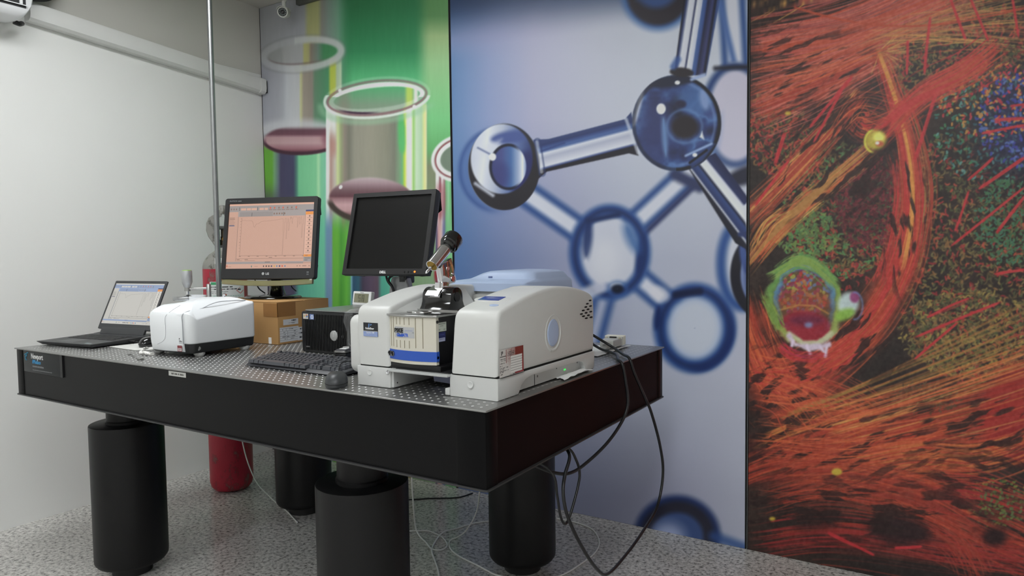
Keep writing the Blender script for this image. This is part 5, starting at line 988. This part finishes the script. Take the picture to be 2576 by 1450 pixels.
b = B(); tube(b, [(-.085, -.01, .105), (-.078, .0, .075), (-.070, .01, .045), (-.070, .06, .02)], .003, 7); O('cable', b, BLACK, lm, True)
b = B(); tube(b, [(.105, -.01, .110), (.098, .0, .075), (.090, .02, .05), (.088, .06, .03)], .0026, 7); O('cable', b, BLACK, lm, True)
# ------------------------------------------------------------------ desktop computer lying on its side
pc = thing('desktop_computer', 'black desktop computer lying on its side with ribbed front', 'computer', (-.99, .70, Z0))
PX0, PX1, PY0, PY1, PH = -1.193, -.79, .484, .92, .165
O('case', slab(B(), rrect(PX0+.004, PX1-.004, PY0+.03, PY1, .004, 3), Z0+.002, Z0+PH-.004, .002), BLACK, pc)
O('side_cover', slab(B(), [(PX0+.006, PY0+.018), (PX0+.026, PY0+.006), (PX1-.02, PY0+.003), (PX1, PY0+.02), (PX1, PY1), (PX0+.006, PY1)], Z0+PH-.0045, Z0+PH, .002), mat('grey_painted_cover', (126, 128, 128), .3, .4, nz=(30, .05)), pc)
O('front_bezel', slab(B(), rrect(PX0, PX1, Z0+.001, Z0+PH-.005, .010, 5), PY0+.034, PY0+.003, .004, 'y', r0=.0), SATB, pc, smooth=50)
for k in range(44):
    x = PX0+.024+k*.0083
    if x > PX1-.02: break
    O('grille_rib', box(B(), x, x+.0042, PY0-.0008, PY0+.004, Z0+.012, Z0+(.128 if x < -1.112 else .150)), SATB, pc, smooth=0)
im = np.full((16, 16, 3), (196, 192, 186), float); im[3:9, 8:13] = (200, 120, 60); im[6:11, 9:14] = (96, 130, 170); im[4:10, 2:6] = (190, 170, 120)
print_panel('small_sticker', im, .029, .020, FRONT(-1.178, PY0-.0012, Z0+.131), PRINT, pc, False)
c_ = Cv(0, 0, 18, 18, 1.); c_.c[:] = (112, 132, 184); c_.mix(ss(c_.ell(10, 9, 7, 8), 1.5), (196, 206, 226)); c_.mix(ss(abs(c_.ell(10, 9, 7, 8))-.6, 1), (90, 110, 170)); c_.c[7, 6:14] = (100, 120, 176); c_.c[10, 6:14] = (100, 120, 176)
print_panel('small_sticker', c_.c, .024, .020, FRONT(-1.1425, PY0-.0012, Z0+.130), PRINT, pc, False)
b = B(); slab(b, [(x, z) for x, z in ellipse(-1.012, Z0+.0735, .0195, .0195, 32)], PY0+.003, PY0-.0042, .002, 'y', r0=0); ov = O('oval_badge', b, mat('badge_silver', (176, 177, 176), .35, .5), pc, smooth=60)
txt('badge_letters', 'DELL', .0095, mat('badge_relief', (210, 210, 208), .4), ov, basis((-1.0145, PY0-.0046, Z0+.089), (0, 0, -1), (1, 0, 0)), False, bold=.0003)
b = B(); cyl(b, (-.966, PY0+.002, Z0+.072), (-.966, PY0-.002, Z0+.072), .0065, 18); O('power_button', b, SATB, pc)
O('drive_slot', box(B(), -1.165, -1.145, PY0-.0014, PY0+.001, Z0+.022, Z0+.026), mat('slot_grey', (92, 92, 92), .4), pc, smooth=0)
# crumpled clear plastic hanging over the corner of the computer
PL = mat('clear_plastic', (232, 234, 234), .12, alpha=.10, spec=.9)
R2 = np.random.default_rng(8); b = B(); rings = []
path = [(PY0+.10, Z0+PH+.003), (PY0+.05, Z0+PH+.004), (PY0+.015, Z0+PH+.006), (PY0-.006, Z0+PH-.004), (PY0-.008, Z0+.13), (PY0-.010, Z0+.09), (PY0-.009, Z0+.05), (PY0-.010, Z0+.012)]
for i, (y, z) in enumerate(path):
    row = []
    for x in np.linspace(-.950+(.014 if 4 < i else 0), -.902, 9): row.append((x+R2.normal(0, .003), y+min(0, R2.normal(0, .004))-.001*(i > 2), z+abs(R2.normal(0, .003))))
    rings.append(row)
o = O('plastic_film', loft(b, rings, False, False, False), PL, None, smooth=25); tag(o, 'crumpled clear plastic film draped over the computer corner', 'plastic film')
# ------------------------------------------------------------------ right monitor (dark), standing on the computer
YAW2 = math.radians(6.7); dm = thing('dark_monitor', 'black square monitor with a dark screen standing behind the spectrometer', 'monitor', (-.862, .70, Z0+PH), YAW2)
W2, H2 = .378, .325; S = Matrix.Translation((.008, -.075, .2865)) @ Matrix.Rotation(math.radians(-15.2), 4, 'X')
outer = rrect(-W2/2, W2/2, -H2/2, H2/2, .004, 5); inner = rrect(-.170, .170, -.139, .1445, .0006, 5)
b = B(); frame(b, outer, inner, FX, -.022, .0, -.014); O('bezel', b, BEZ2, dm, True, 40, S)
b = B(); loft(b, [[(x, y, z) for x, z in inset(outer, d)] for y, d in ((-.002, .002), (.016, .004), (.022, .02), (.045, .06))]); O('back_shell', b, BEZ2, dm, True, 40, S)
O('display', box(B(), -.1702, .1702, -.0145, -.0135, -.1392, .1447), mat('dark_panel', (12, 12, 12), .34, spec=.3), dm, True, 0, S)
txt('brand_mark', 'DELL', .0125, WHITEINK, dm, S @ FRONT(-.014, -.0224, -.1565), bold=.0006)
for x in (.095, .112, .124):
    b = B(); cyl(b, (x, -.021, -.151), (x, -.0232, -.151), .0036, 14); O('button', b, SATB, dm, True, 40, S)
b = B(); cyl(b, (.1405, -.021, -.151), (.1405, -.0234, -.151), .0036, 14); O('standby_led', b, mat('orange_led', (240, 120, 40), .4, emit=((255, 130, 40), 1.6)), dm, True, 40, S)
b = B(); rb(b, .002, .040, -.03, .03, .098, .165, .006); O('hinge_block', b, SATB, dm, True)
b = B(); rings = [[(x+.004, y-.012, z) for x, y in rrect(-a, a, -.018, .018, .008, 4)] for z, a in ((.005, .060), (.05, .050), (.095, .042), (.118, .036), (.124, .030))]; O('stand_neck', loft(b, rings), mat('silver_stand', (150, 152, 154), .35, .3), dm, True, 40)
b = B(); slab(b, rrect(-.10, .10, -.08, .10, .03, 5), 0, .008, .003); O('stand_base', b, mat('silver_stand', (150, 152, 154), .35, .3), dm, True)
b = B(); tube(b, [(-.062, -.02, .135), (-.052, -.02, .105), (-.030, -.01, .075), (-.004, .0, .045), (.03, .02, .02)], .0045, 8); O('cable', b, BLACK, dm, True)
b = B(); tube(b, [(.02, -.048, .150), (.004, -.052, .136), (-.022, -.050, .122), (-.030, -.046, .106), (-.018, -.04, .085), (-.01, -.036, .05)], .0052, 8); cb2 = O('cable', b, BLACK, dm, True)
b = B(); cyl(b, (.018, -.0485, .148), (.006, -.0515, .138), .0068, 12); O('orange_tag', b, mat('orange_tape', (206, 140, 60), .5), cb2, True)
# ------------------------------------------------------------------ thermo-hygrometer on the computer
YAW3 = math.radians(-8); th = thing('thermometer_display', 'small white digital thermometer reading 58 on top of the computer', 'thermometer', (-1.134, .752, Z0+PH), YAW3)
S = Matrix.Rotation(math.radians(-9), 4, 'X')
O('casing', slab(B(), rrect(-.060, .060, .0, .058, .004, 4), .018, .0, .002, 'y'), WHITEP, th, True, 40, S)
sc2 = O('lcd', box(B(), -.050, .044, -.0008, .001, .011, .049), mat('lcd_olive', (128, 128, 104), .2), th, True, 0, S)
SEGM = mat('lcd_segment', (88, 90, 72), .4)
def digit(ch, x, z, w, h):
    t = .0028; seg = {'a': (0, h-t, w, h), 'g': (0, h/2-t/2, w, h/2+t/2), 'd': (0, 0, w, t), 'f': (0, h/2, t, h), 'b': (w-t, h/2, w, h), 'e': (0, 0, t, h/2), 'c': (w-t, 0, w, h/2)}
    b = B()
    for k in {'5': 'afgcd', '8': 'abcdefg'}[ch]: x0, z0, x1, z1 = seg[k]; box(b, x+x0, x+x1, -.0013, -.0008, z+z0, z+z1)
    o = O('digit', b, SEGM, sc2, True, 0, S)
digit('5', -.022, .016, .015, .027); digit('8', .001, .016, .015, .027)
for x0_, x1_, h_ in ((-.012, -.0095, .0042), (-.008, .010, .0022)): O('brand_mark', box(B(), x0_, x1_, -.0004, .0006, .0515, .0515+h_), GREYINK, th, True, 0, S)
b = B(); rb(b, -.02, .02, .012, .040, .0, .006, .002); O('prop', b, WHITEP, th, True)
# ------------------------------------------------------------------ keyboard
kb = thing('keyboard', 'black computer keyboard in front of the desktop computer', 'keyboard', (-.872, .245, Z0))
KBM = mat('keyboard_plastic', (40, 41, 45), .45, nz=(60, .1)); KEY = mat('keycap_plastic', (74, 76, 81), .38, nz=(60, .06))
kw, kd0, kd1 = .229, -.074, .082
def kz(y): return .017+(y-kd0)*.105
b = B(); rings = []
for y, d in ((kd0-.016, .004), (kd0-.014, 0), (kd0, 0), (kd1-.003, 0), (kd1, .003)):
    z = kz(y)-.004-(.008 if y < kd0 else 0); rings.append([(-kw+d, y, .004+max(0, y-.02)*.06), (-kw+d, y, z-.002), (-kw+.003+d, y, z), (kw-.003-d, y, z), (kw-d, y, z-.002), (kw-d, y, .004+max(0, y-.02)*.06)])
O('tray', loft(b, rings), KBM, kb, True, 30)
for x in (-.19, .19):
    b = B(); rb(b, x-.02, x+.02, .05, .062, 0, .012, .001); O('fold_out_foot', b, KBM, kb, True)
    b = B(); rb(b, x-.012, x+.012, -.075, -.063, 0, .0045, .001); O('rubber_foot', b, KBM, kb, True)
KC = {}
def key(x, y, w, d=.0165, h=.0105):
    """one keycap, meshes shared between alike keys"""
    kk = (round(w, 4), round(d, 4), round(h, 4))
    if kk not in KC:
        b = B(); loft(b, [[(a, c, 0) for a, c in rrect(-w/2, w/2, -d/2, d/2, .001, 1)], [(a, c+.0004, h) for a, c in rrect(-w/2+.0022, w/2-.0022, -d/2+.0022, d/2-.0014, .0012, 1)]])
        bmesh.ops.recalc_face_normals(b, faces=b.faces); me = bpy.data.meshes.new('key'); b.to_mesh(me); b.free(); me.materials.append(KEY); KC[kk] = me
    o = bpy.data.objects.new('key', KC[kk]); COL.objects.link(o); o.parent = kb; PAR[o] = kb; o.location = (x, y, kz(y)-.003); o.rotation_euler = (math.radians(6), 0, 0)
u = .0191; X0 = -.2195; rows = [-.066, -.042, -.023, -.004, .015, .034, .062]
def row(y, ws, x=X0, h=.0105, d=.0165):
    for w in ws:
        if w > 0: key(x+w*u/2, y, w*u-.0018, d, h)
        x += abs(w)*u
row(rows[0]-.004, [1.5, 1.25, 1.25, 5.6, 1.25, 1.25, 1.25, 1.5], h=.010, d=.026)
row(rows[1], [2.25]+[1]*10+[2.6]); row(rows[2], [1.75]+[1]*11+[2.1]); row(rows[3], [1.5]+[1]*12+[1.35]); row(rows[4], [1]*13+[1.9]); row(rows[5], [1, -.7, 1, 1, 1, 1, -.35, 1, 1, 1, 1, -.35, 1, 1, 1, 1][0:0]); row(rows[5]+.010, [1, -.55, 1, 1, 1, 1, -.35, 1, 1, 1, 1, -.35, 1, 1, 1, 1])
xa = X0+15.25*u; row(rows[5]+.010, [.9]*3, xa); row(rows[4], [.9]*3, xa); row(rows[3], [.9]*3, xa); row(rows[1], [-.9, .9], xa); row(rows[0], [.9]*3, xa)
xn = X0+18.3*u; row(rows[4], [1]*4, xn); row(rows[3], [1]*4, xn); row(rows[2], [1]*4, xn); row(rows[1], [1]*4, xn); row(rows[0], [2, 1, 1], xn)
for k in range(3):
    b = B(); cyl(b, (xn+.02+k*.018, .045, kz(.045)-.004), (xn+.02+k*.018, .045, kz(.045)-.0022), .0018, 8); O('lock_led', b, mat('led_white', (220, 225, 220), .3, emit=((230, 240, 230), .8 if k == 0 else .05)) if k == 0 else GREYINK, kb, True)
# ------------------------------------------------------------------ flat gadget behind the keyboard
gd = thing('pocket_stapler', 'small black and silver stapler-like gadget lying behind the keyboard', 'gadget', (-.838, .385, Z0), math.radians(14))
S = Matrix.Rotation(math.radians(2), 4, 'X')
b = B(); rb(b, -.022, .022, -.056, .060, .0, .040, .004); O('lower_body', b, SATB, gd, True)
for z in (.0415, .0455): b = B(); rb(b, -.0235, .0235, -.060, .060, z, z+.0025, .001, .006); O('metal_jaw', b, STEEL, gd, True, 40)
b = B(); rb(b, -.021, .021, -.052, .058, .0478, .052, .0015, .005); O('upper_body', b, mat('dark_grip', (60, 60, 66), .4), gd, True)
b = B(); rb(b, -.010, .016, -.045, -.022, .052, .0545, .001); O('white_key', b, WHITEP, gd, True)
b = B(); rb(b, -.018, .010, -.012, .054, .052, .056, .0015); O('silver_slide', b, STEEL, gd, True)
# ------------------------------------------------------------------ mice
def mouse(name, label, loc, rz, w, d, h, m, shiny):
    t = thing(name, label, 'mouse', loc, rz); b = B(); rings = []
    for s in np.linspace(0, 1, 9):
        a = s*math.pi/2; k = math.cos(a)**.55 if s < 1 else .06; z = .012+(h-.012)*math.sin(a)
        rings.append([(w/2*k*math.cos(t_)*(1-.12*(math.sin(t_) < 0)*0), d/2*k*math.sin(t_)+.006*math.sin(a), z) for t_ in np.linspace(0, 2*math.pi, 28, endpoint=False)])
    rings = [[(w/2*.95*math.cos(t_), d/2*.95*math.sin(t_), .0) for t_ in np.linspace(0, 2*math.pi, 28, endpoint=False)], [(w/2*math.cos(t_), d/2*math.sin(t_), .006) for t_ in np.linspace(0, 2*math.pi, 28, endpoint=False)]]+rings
    O('shell', loft(b, rings), m, t, True, 70)
    b = B(); tube(b, [(w/2*1.002*math.cos(t_), d/2*1.002*math.sin(t_), .0118) for t_ in np.linspace(math.pi*1.02, math.pi*1.98, 14)], .0007, 5, 2); O('shell_seam', b, DARKHOLE, t, True)
    b = B(); cyl(b, (-.0035, d*.24, h*.80), (.0035, d*.24, h*.80), .009, 16); O('scroll_wheel', b, mat('wheel_grey', (120, 122, 124), .3), t, True)
    b = B(); tube(b, [(0, d*.44, .018), (-.002, d*.30, h*.93), (.0, d*.05, h*1.0)], .0008, 5); O('button_gap', b, DARKHOLE, t, True)
    return t
m2 = mouse('computer_mouse', 'matte dark grey mouse at the table edge beside the keyboard', (-.552, .052, Z0), math.radians(42), .064, .100, .041, mat('matte_mouse', (52, 54, 56), .42), False)
b = B(); tube(b, [(0, .05, .015), (.004, .075, .045), (.016, .105, .054), (.04, .13, .050), (.08, .16, .046)], .0017, 7); O('cord', b, BLACK, m2, True)
m1 = mouse('laptop_mouse', 'shiny black mouse on the white pad between laptop and white spectrometer', (-1.895, .285, Z0+.004), math.radians(20), .062, .096, .040, GLOSSBLACK, True)
# ------------------------------------------------------------------ pad, tissue, tool, papers
pts = [(-2.046, .202), (-1.835, .190), (-1.79, .22), (-1.79, .40), (-2.00, .42), (-2.03, .36)]
pd = O('mouse_pad', slab(B(), pts, Z0+.0009, Z0+.0038, .0008), mat('pad_pale_grey', (206, 206, 202), .7, nz=(50, .03)), None); tag(pd, 'pale thin mouse pad under the shiny black mouse', 'mouse pad')
b = B(); rings = []; R3 = np.random.default_rng(3)
cl = spline([(-1.742, .190, Z0+.018), (-1.732, .172, Z0+.018), (-1.718, .152, Z0+.010), (-1.700, .140, Z0+.007), (-1.678, .144, Z0+.010), (-1.655, .140, Z0+.008), (-1.640, .148, Z0+.006)], 4)
for p in cl: w = R3.uniform(.005, .009); tl = R3.uniform(-.4, .9); rings.append([p+Vector((R3.normal(0, .0015), w*math.cos(a+tl), max(-p.z+Z0+.0012, w*.75*math.sin(a+tl)))) for a in np.linspace(0, 2*math.pi, 9, endpoint=False)])
o = O('tissue', loft(b, rings), mat('tissue_paper', (226, 225, 220), .85), None, smooth=30); tag(o, 'crumpled white tissue strip in front of the white spectrometer', 'tissue')
tl_ = thing('spatula', 'thin metal spatula lying on the table near the tissue', 'spatula', (-1.66, .09, Z0+.001))
b = B(); tube(b, [(-1.735, .118, Z0+.006), (-1.66, .091, Z0+.005), (-1.585, .064, Z0+.005)], .0018, 8); O('shaft', b, STEEL, tl_)
b = B(); slab(b, [(-1.752, .113), (-1.737, .112), (-1.728, .117), (-1.732, .122), (-1.742, .124)], Z0+.0012, Z0+.0055, .001); O('flat_end', b, STEEL, tl_)
b = B(); slab(b, [(-1.594, .067), (-1.578, .055), (-1.564, .056), (-1.562, .063), (-1.571, .066), (-1.561, .071), (-1.568, .076), (-1.584, .073)], Z0+.0012, Z0+.0065, .001); O('forked_end', b, STEEL, tl_)
def sheet(name, label, P, lift, seed):
    """slightly curled paper: quad P (4 corners) with random lift"""
    R = np.random.default_rng(seed); n = 10; b = B(); rows_ = []
    for i in range(n):
        v = i/(n-1); r_ = []
        for j in range(n):
            q = j/(n-1); p = (np.array(P[0])*(1-q)+np.array(P[1])*q)*(1-v)+(np.array(P[3])*(1-q)+np.array(P[2])*q)*v
            r_.append((p[0], p[1], Z0+.0022+lift*(abs(math.sin(q*5+v*3+seed))*.5+.5*R.random())*(1 if 0 < i < n-1 else .6)))
        rows_.append(r_)
    loft(b, rows_, False, False, False); o = O(name, b, mat('printed_paper', (232, 233, 232), .8, nz=(240, .05)), None, smooth=60); return tag(o, label, 'paper')
sheet('paper_slip', 'crumpled printed paper slip under the right flank of the spectrometer', [(-.062, .44), (-.012, .425), (-.006, .612), (-.038, .615)], .010, 1)
sheet('paper_sheet', 'white paper sheet under the cables behind the spectrometer', [(-.30, .885), (-.118, .885), (-.118, 1.20), (-.25, 1.14)], .004, 4)
cn = thing('cable_connector', 'clear white-grey connector plug lying on the paper at the table end', 'connector', (-.16, 1.12, Z0+.008), math.radians(6))
b = B(); cyl(b, (0, -.11, .012), (0, -.085, .014), .010, 12, .018); O('cable_boot', b, mat('boot_grey', (170, 170, 166), .4), cn, True)
b = B(); slab(b, [(-.026, -.085), (.026, -.085), (.030, -.04), (.034, .0), (-.034, .0), (-.030, -.04)], .004, .034, .006); O('hood', b, mat('hood_clear', (190, 191, 186), .25, alpha=.9), cn, True)
b = B(); rb(b, -.036, .036, .0, .045, .004, .038, .003); O('plug_shell', b, mat('hood_clear', (190, 191, 186), .25, alpha=.9), cn, True)
for k in range(4): b = B(); rb(b, -.037, .037, .008+k*.010, .012+k*.010, .005, .040, .001); O('grip_rib', b, mat('rib_ivory', (214, 212, 200), .35), cn, True)
O('window', box(B(), -.012, .014, -.012, -.003, .034, .0385), DARKHOLE, cn, True, 0)
for x in (-.026, .026): b = B(); cyl(b, (x, -.02, .030), (x, .004, .032), .0045, 10); O('thumb_screw', b, mat('brass_screw', (190, 176, 130), .3, .8), cn, True)
# ------------------------------------------------------------------ laptop
lp = thing('laptop', 'dark grey open laptop at the left end of the table', 'laptop', (-2.235, .109, Z0+.001), math.radians(6.5))
LPM = mat('laptop_graphite', (56, 57, 59), .42, nz=(60, .06)); LPK = mat('laptop_keys', (40, 41, 43), .5)
lw, ld = .183, .258
b = B(); loft(b, [[(-lw+.022, .012, .0035), (lw-.010, .012, .0035), (lw-.006, ld, .0035), (-lw+.010, ld, .0035)], [(-lw+.003, .002, .014), (lw-.001, .002, .014), (lw, ld, .014), (-lw, ld, .014)], [(-lw, 0, .0175), (lw, 0, .0175), (lw, ld, .023), (-lw, ld, .023)]]); O('base', b, LPM, lp, True, 20)
for x in (-.14, .14):
    for y in (.03, .23): b = B(); rb(b, x-.015, x+.015, y-.004, y+.004, 0, .0045, .001); O('rubber_foot', b, BLACK, lp, True)
def lz(y): return .0175+.0055*y/ld
for r_ in range(6):
    y = .118+r_*.0185; n = 15 if r_ else 0
    ws = [.017]*14 if r_ else [.03, .022, .022, .095, .022, .022, .03, .017, .017]
    x = -.150
    for w in ws:
        if x+w > .152: break
        b = B(); box(b, x, x+w, y, y+.0155, lz(y)-.0005, lz(y)+.0018); O('key', b, LPK, lp, True, 0); x += w+.0028 if r_ else w+.003
for x0 in (.156,):
    pass
b = B(); loft(b, [[(-.152, y, lz(y)-.0002), (.166, y, lz(y)-.0002), (.166, y, lz(y)+.0003), (-.152, y, lz(y)+.0003)] for y in (.114, .232)]); O('keyboard_well', b, mat('well_black', (24, 24, 25), .6), lp, True, 0)
b = B(); loft(b, [[(-.085, y, lz(y)-.0002), (.03, y, lz(y)-.0002), (.03, y, lz(y)+.0004), (-.085, y, lz(y)+.0004)] for y in (.022, .100)]); O('touchpad', b, mat('touchpad_dark', (44, 45, 48), .3), lp, True, 0)
im = np.full((10, 20, 3), (190, 196, 196), float); im[3:7, 3:10] = (120, 170, 180); im[4:6, 11:17] = (90, 110, 120)
print_panel('palm_rest_sticker', im, .034, .014, Matrix.Translation((.118, .016, lz(.03)+.0007)), PRINT, lp)
b = B(); loft(b, [[(-lw, ld-.003, .012), (lw, ld-.003, .012), (lw, ld+.045, .012), (-lw, ld+.045, .012)], [(-lw, ld-.003, .0235), (lw, ld-.003, .0235), (lw, ld+.040, .028), (-lw, ld+.040, .028)]]); O('rear_block', b, LPM, lp, True, 20)
b = B(); cyl(b, (lw-.0005, ld+.022, .019), (lw+.0008, ld+.022, .019), .0042, 14); O('port_light', b, mat('red_port_ring', (214, 62, 50), .4, emit=((230, 70, 50), .6)), lp, True)
S = Matrix.Translation((0, ld+.014, .034)) @ Matrix.Rotation(math.radians(-24.7), 4, 'X')
b = B(); slab(b, [(x, z) for x, z in rrect(-.150, .150, -.014, .018, .003, 3)], -.006, .006, .002, 'y'); O('hinge_cover', b, LPM, lp, True, 40, S)
W3 = .181; outer = rrect(-W3, W3, .010, .252, .005, 5); inner = rrect(-.170, .170, .036, .238, .0006, 5)
b = B(); frame(b, outer, inner, FX, -.004, .004, -.0025); O('screen_lid', b, LPM, lp, True, 40, S)
print_panel('display', screen_img(280, 170, (190, 188, 182), (140, 156, 186), (216, 144, 82), 2), .340, .202, S @ FRONT(-.170, -.0027, .036), SCREEN, lp)
b = B(); tube(b, [(lw, .175, .010), (lw+.03, .178, .010), (lw+.06, .185, .008), (lw+.10, .20, .006)], .0022, 7); cyl(b, (lw-.002, .175, .0105), (lw+.03, .178, .0105), .0045, 8); O('usb_plug', b, BLACK, lp, True)
b = B(); tube(b, [(lw+.0, ld+.05, .05), (lw+.02, ld+.06, .062), (lw+.035, ld+.05, .045), (lw+.04, ld+.0, .012), (lw+.03, ld-.01, .004)], .0036, 8); tube(b, [(lw-.01, ld+.06, .03), (lw+.02, ld+.06, .035), (lw+.045, ld+.04, .022), (lw+.05, ld-.02, .004)], .003, 8); O('power_lead', b, BLACK, lp, True)
b = B(); tube(b, [(lw-.02, ld+.075, .004), (lw+.02, ld+.055, .006), (lw+.06, ld+.03, .004)], .0028, 8); O('white_lead', b, WHITEP, lp, True)
# ------------------------------------------------------------------ cables
CBM = mat('cable_black_rubber', (26, 27, 29), .32); CBW = mat('cable_white_sheath', (232, 233, 229), .5)
def cable(name, label, pts, r, m, k=8):
    b = B(); tube(b, pts, r, 8, k); o = O(name, b, m, None, smooth=80); return tag(o, label, 'cable')
cable('power_cable', 'black power cable looping back under the table from its right end', [(-.206, .80, Z0+.10), (-.195, .92, Z0+.06), (-.15, .98, Z0+.016), (-.06, .91, Z0+.012), (-.012, .82, Z0+.0085), (.012, .80, Z0-.005), (.022, .802, Z0-.06), (.026, .811, Z0-.129), (.022, .786, Z0-.18), (.012, .70, Z0-.232), (-.005, .60, Z0-.270), (-.025, .50, Z0-.292), (-.045, .42, Z0-.275), (-.09, .33, Z0-.225), (-.16, .29, Z0-.204)], .0052, CBM)
cable('power_cable', 'black power cable hanging in a wide loop nearly to the floor', [(-.206, .84, Z0+.13), (-.185, .96, Z0+.075), (-.11, 1.00, Z0+.022), (-.045, .94, Z0+.0085), (.006, .875, Z0+.006), (.020, .885, Z0-.045), (.026, .969, Z0-.145), (.028, 1.029, Z0-.214), (.03, 1.112, Z0-.352), (.03, 1.146, Z0-.468), (.03, 1.089, Z0-.573), (.03, .96, Z0-.615), (.03, .80, Z0-.643), (.03, .634, Z0-.650), (.03, .545, Z0-.596), (.03, .437, Z0-.48), (.02, .375, Z0-.375), (.01, .370, Z0-.31), (.0, .40, Z0-.27), (-.01, .45, Z0-.225), (-.06, .49, Z0-.204)], .0052, CBM)
cable('thin_black_cable', 'thin black cable loop hanging behind the rear right leg', [(-.10, .34, Z0-.204), (-.03, .377, Z0-.26), (-.02, .39, Z0-.332), (-.02, .409, Z0-.397), (-.02, .436, Z0-.430), (-.02, .464, Z0-.420), (-.02, .499, Z0-.380), (-.02, .527, Z0-.338), (-.02, .536, Z0-.303), (-.02, .515, Z0-.260), (-.03, .481, Z0-.215), (-.09, .46, Z0-.2035)], .0040, CBM)
fl = .0045
cable('white_cable', 'white cable hanging in front of the red cylinder down to the floor', [(-2.26, .90, ZB-.003), (-2.262, .95, .62), (-2.268, .98, .45), (-2.272, 1.0, .32), (-2.27, 1.03, .20), (-2.255, 1.07, .09), (-2.20, 1.10, .02), (-2.13, 1.085, fl), (-1.97, 1.027, fl), (-1.80, .95, fl)], .0035, CBW)
cable('white_cable', 'white cable curling into a small loop between the front and rear legs', [(-1.05, .98, ZB-.003), (-1.03, .93, .60), (-1.03, .93, .36), (-1.06, .97, .25), (-1.13, 1.06, .12), (-1.19, 1.14, .03), (-1.16, 1.13, fl), (-1.09, 1.09, fl), (-1.02, 1.047, fl), (-.975, 1.062, fl), (-.987, 1.117, fl), (-1.058, 1.171, fl), (-1.142, 1.196, fl), (-1.193, 1.183, fl), (-1.30, 1.10, fl)], .0035, CBW)
cable('white_cable', 'white cable sweeping in a wide floor loop around the rear right leg', [(-.74, 1.06, ZB-.003), (-.735, 1.03, .55), (-.76, 1.06, .32), (-.84, 1.14, .17), (-.93, 1.19, .06), (-.985, 1.20, .012), (-1.005, 1.17, fl), (-.982, 1.125, fl), (-.931, 1.079, fl), (-.855, 1.045, fl), (-.765, 1.022, fl), (-.691, 1.000, fl), (-.62, .985, fl), (-.50, 1.02, fl), (-.40, 1.11, fl), (-.37, 1.284, fl), (-.37, 1.401, fl), (-.406, 1.509, fl), (-.487, 1.609, fl), (-.59, 1.645, fl), (-.702, 1.645, fl)], .0035, CBW)
cable('white_cable', 'white cable running forward along the floor past the front right leg', [(-.90, 1.52, fl), (-.979, 1.443, fl), (-1.027, 1.381, fl), (-1.06, 1.293, fl), (-1.078, 1.206, fl+.007), (-1.057, 1.119, fl), (-1.01, 1.033, fl), (-.935, .961, fl), (-.865, .894, fl), (-.809, .825, fl), (-.75, .70, fl)], .0035, CBW)
cable('floor_cable', 'thin black cable lying on the floor along the mural wall', [(-1.75, 1.40, fl), (-1.62, 1.43, fl), (-1.518, 1.477, fl), (-1.435, 1.546, fl), (-1.344, 1.605, fl), (-1.298, 1.652, fl), (-1.277, 1.73, fl)], .004, CBM)
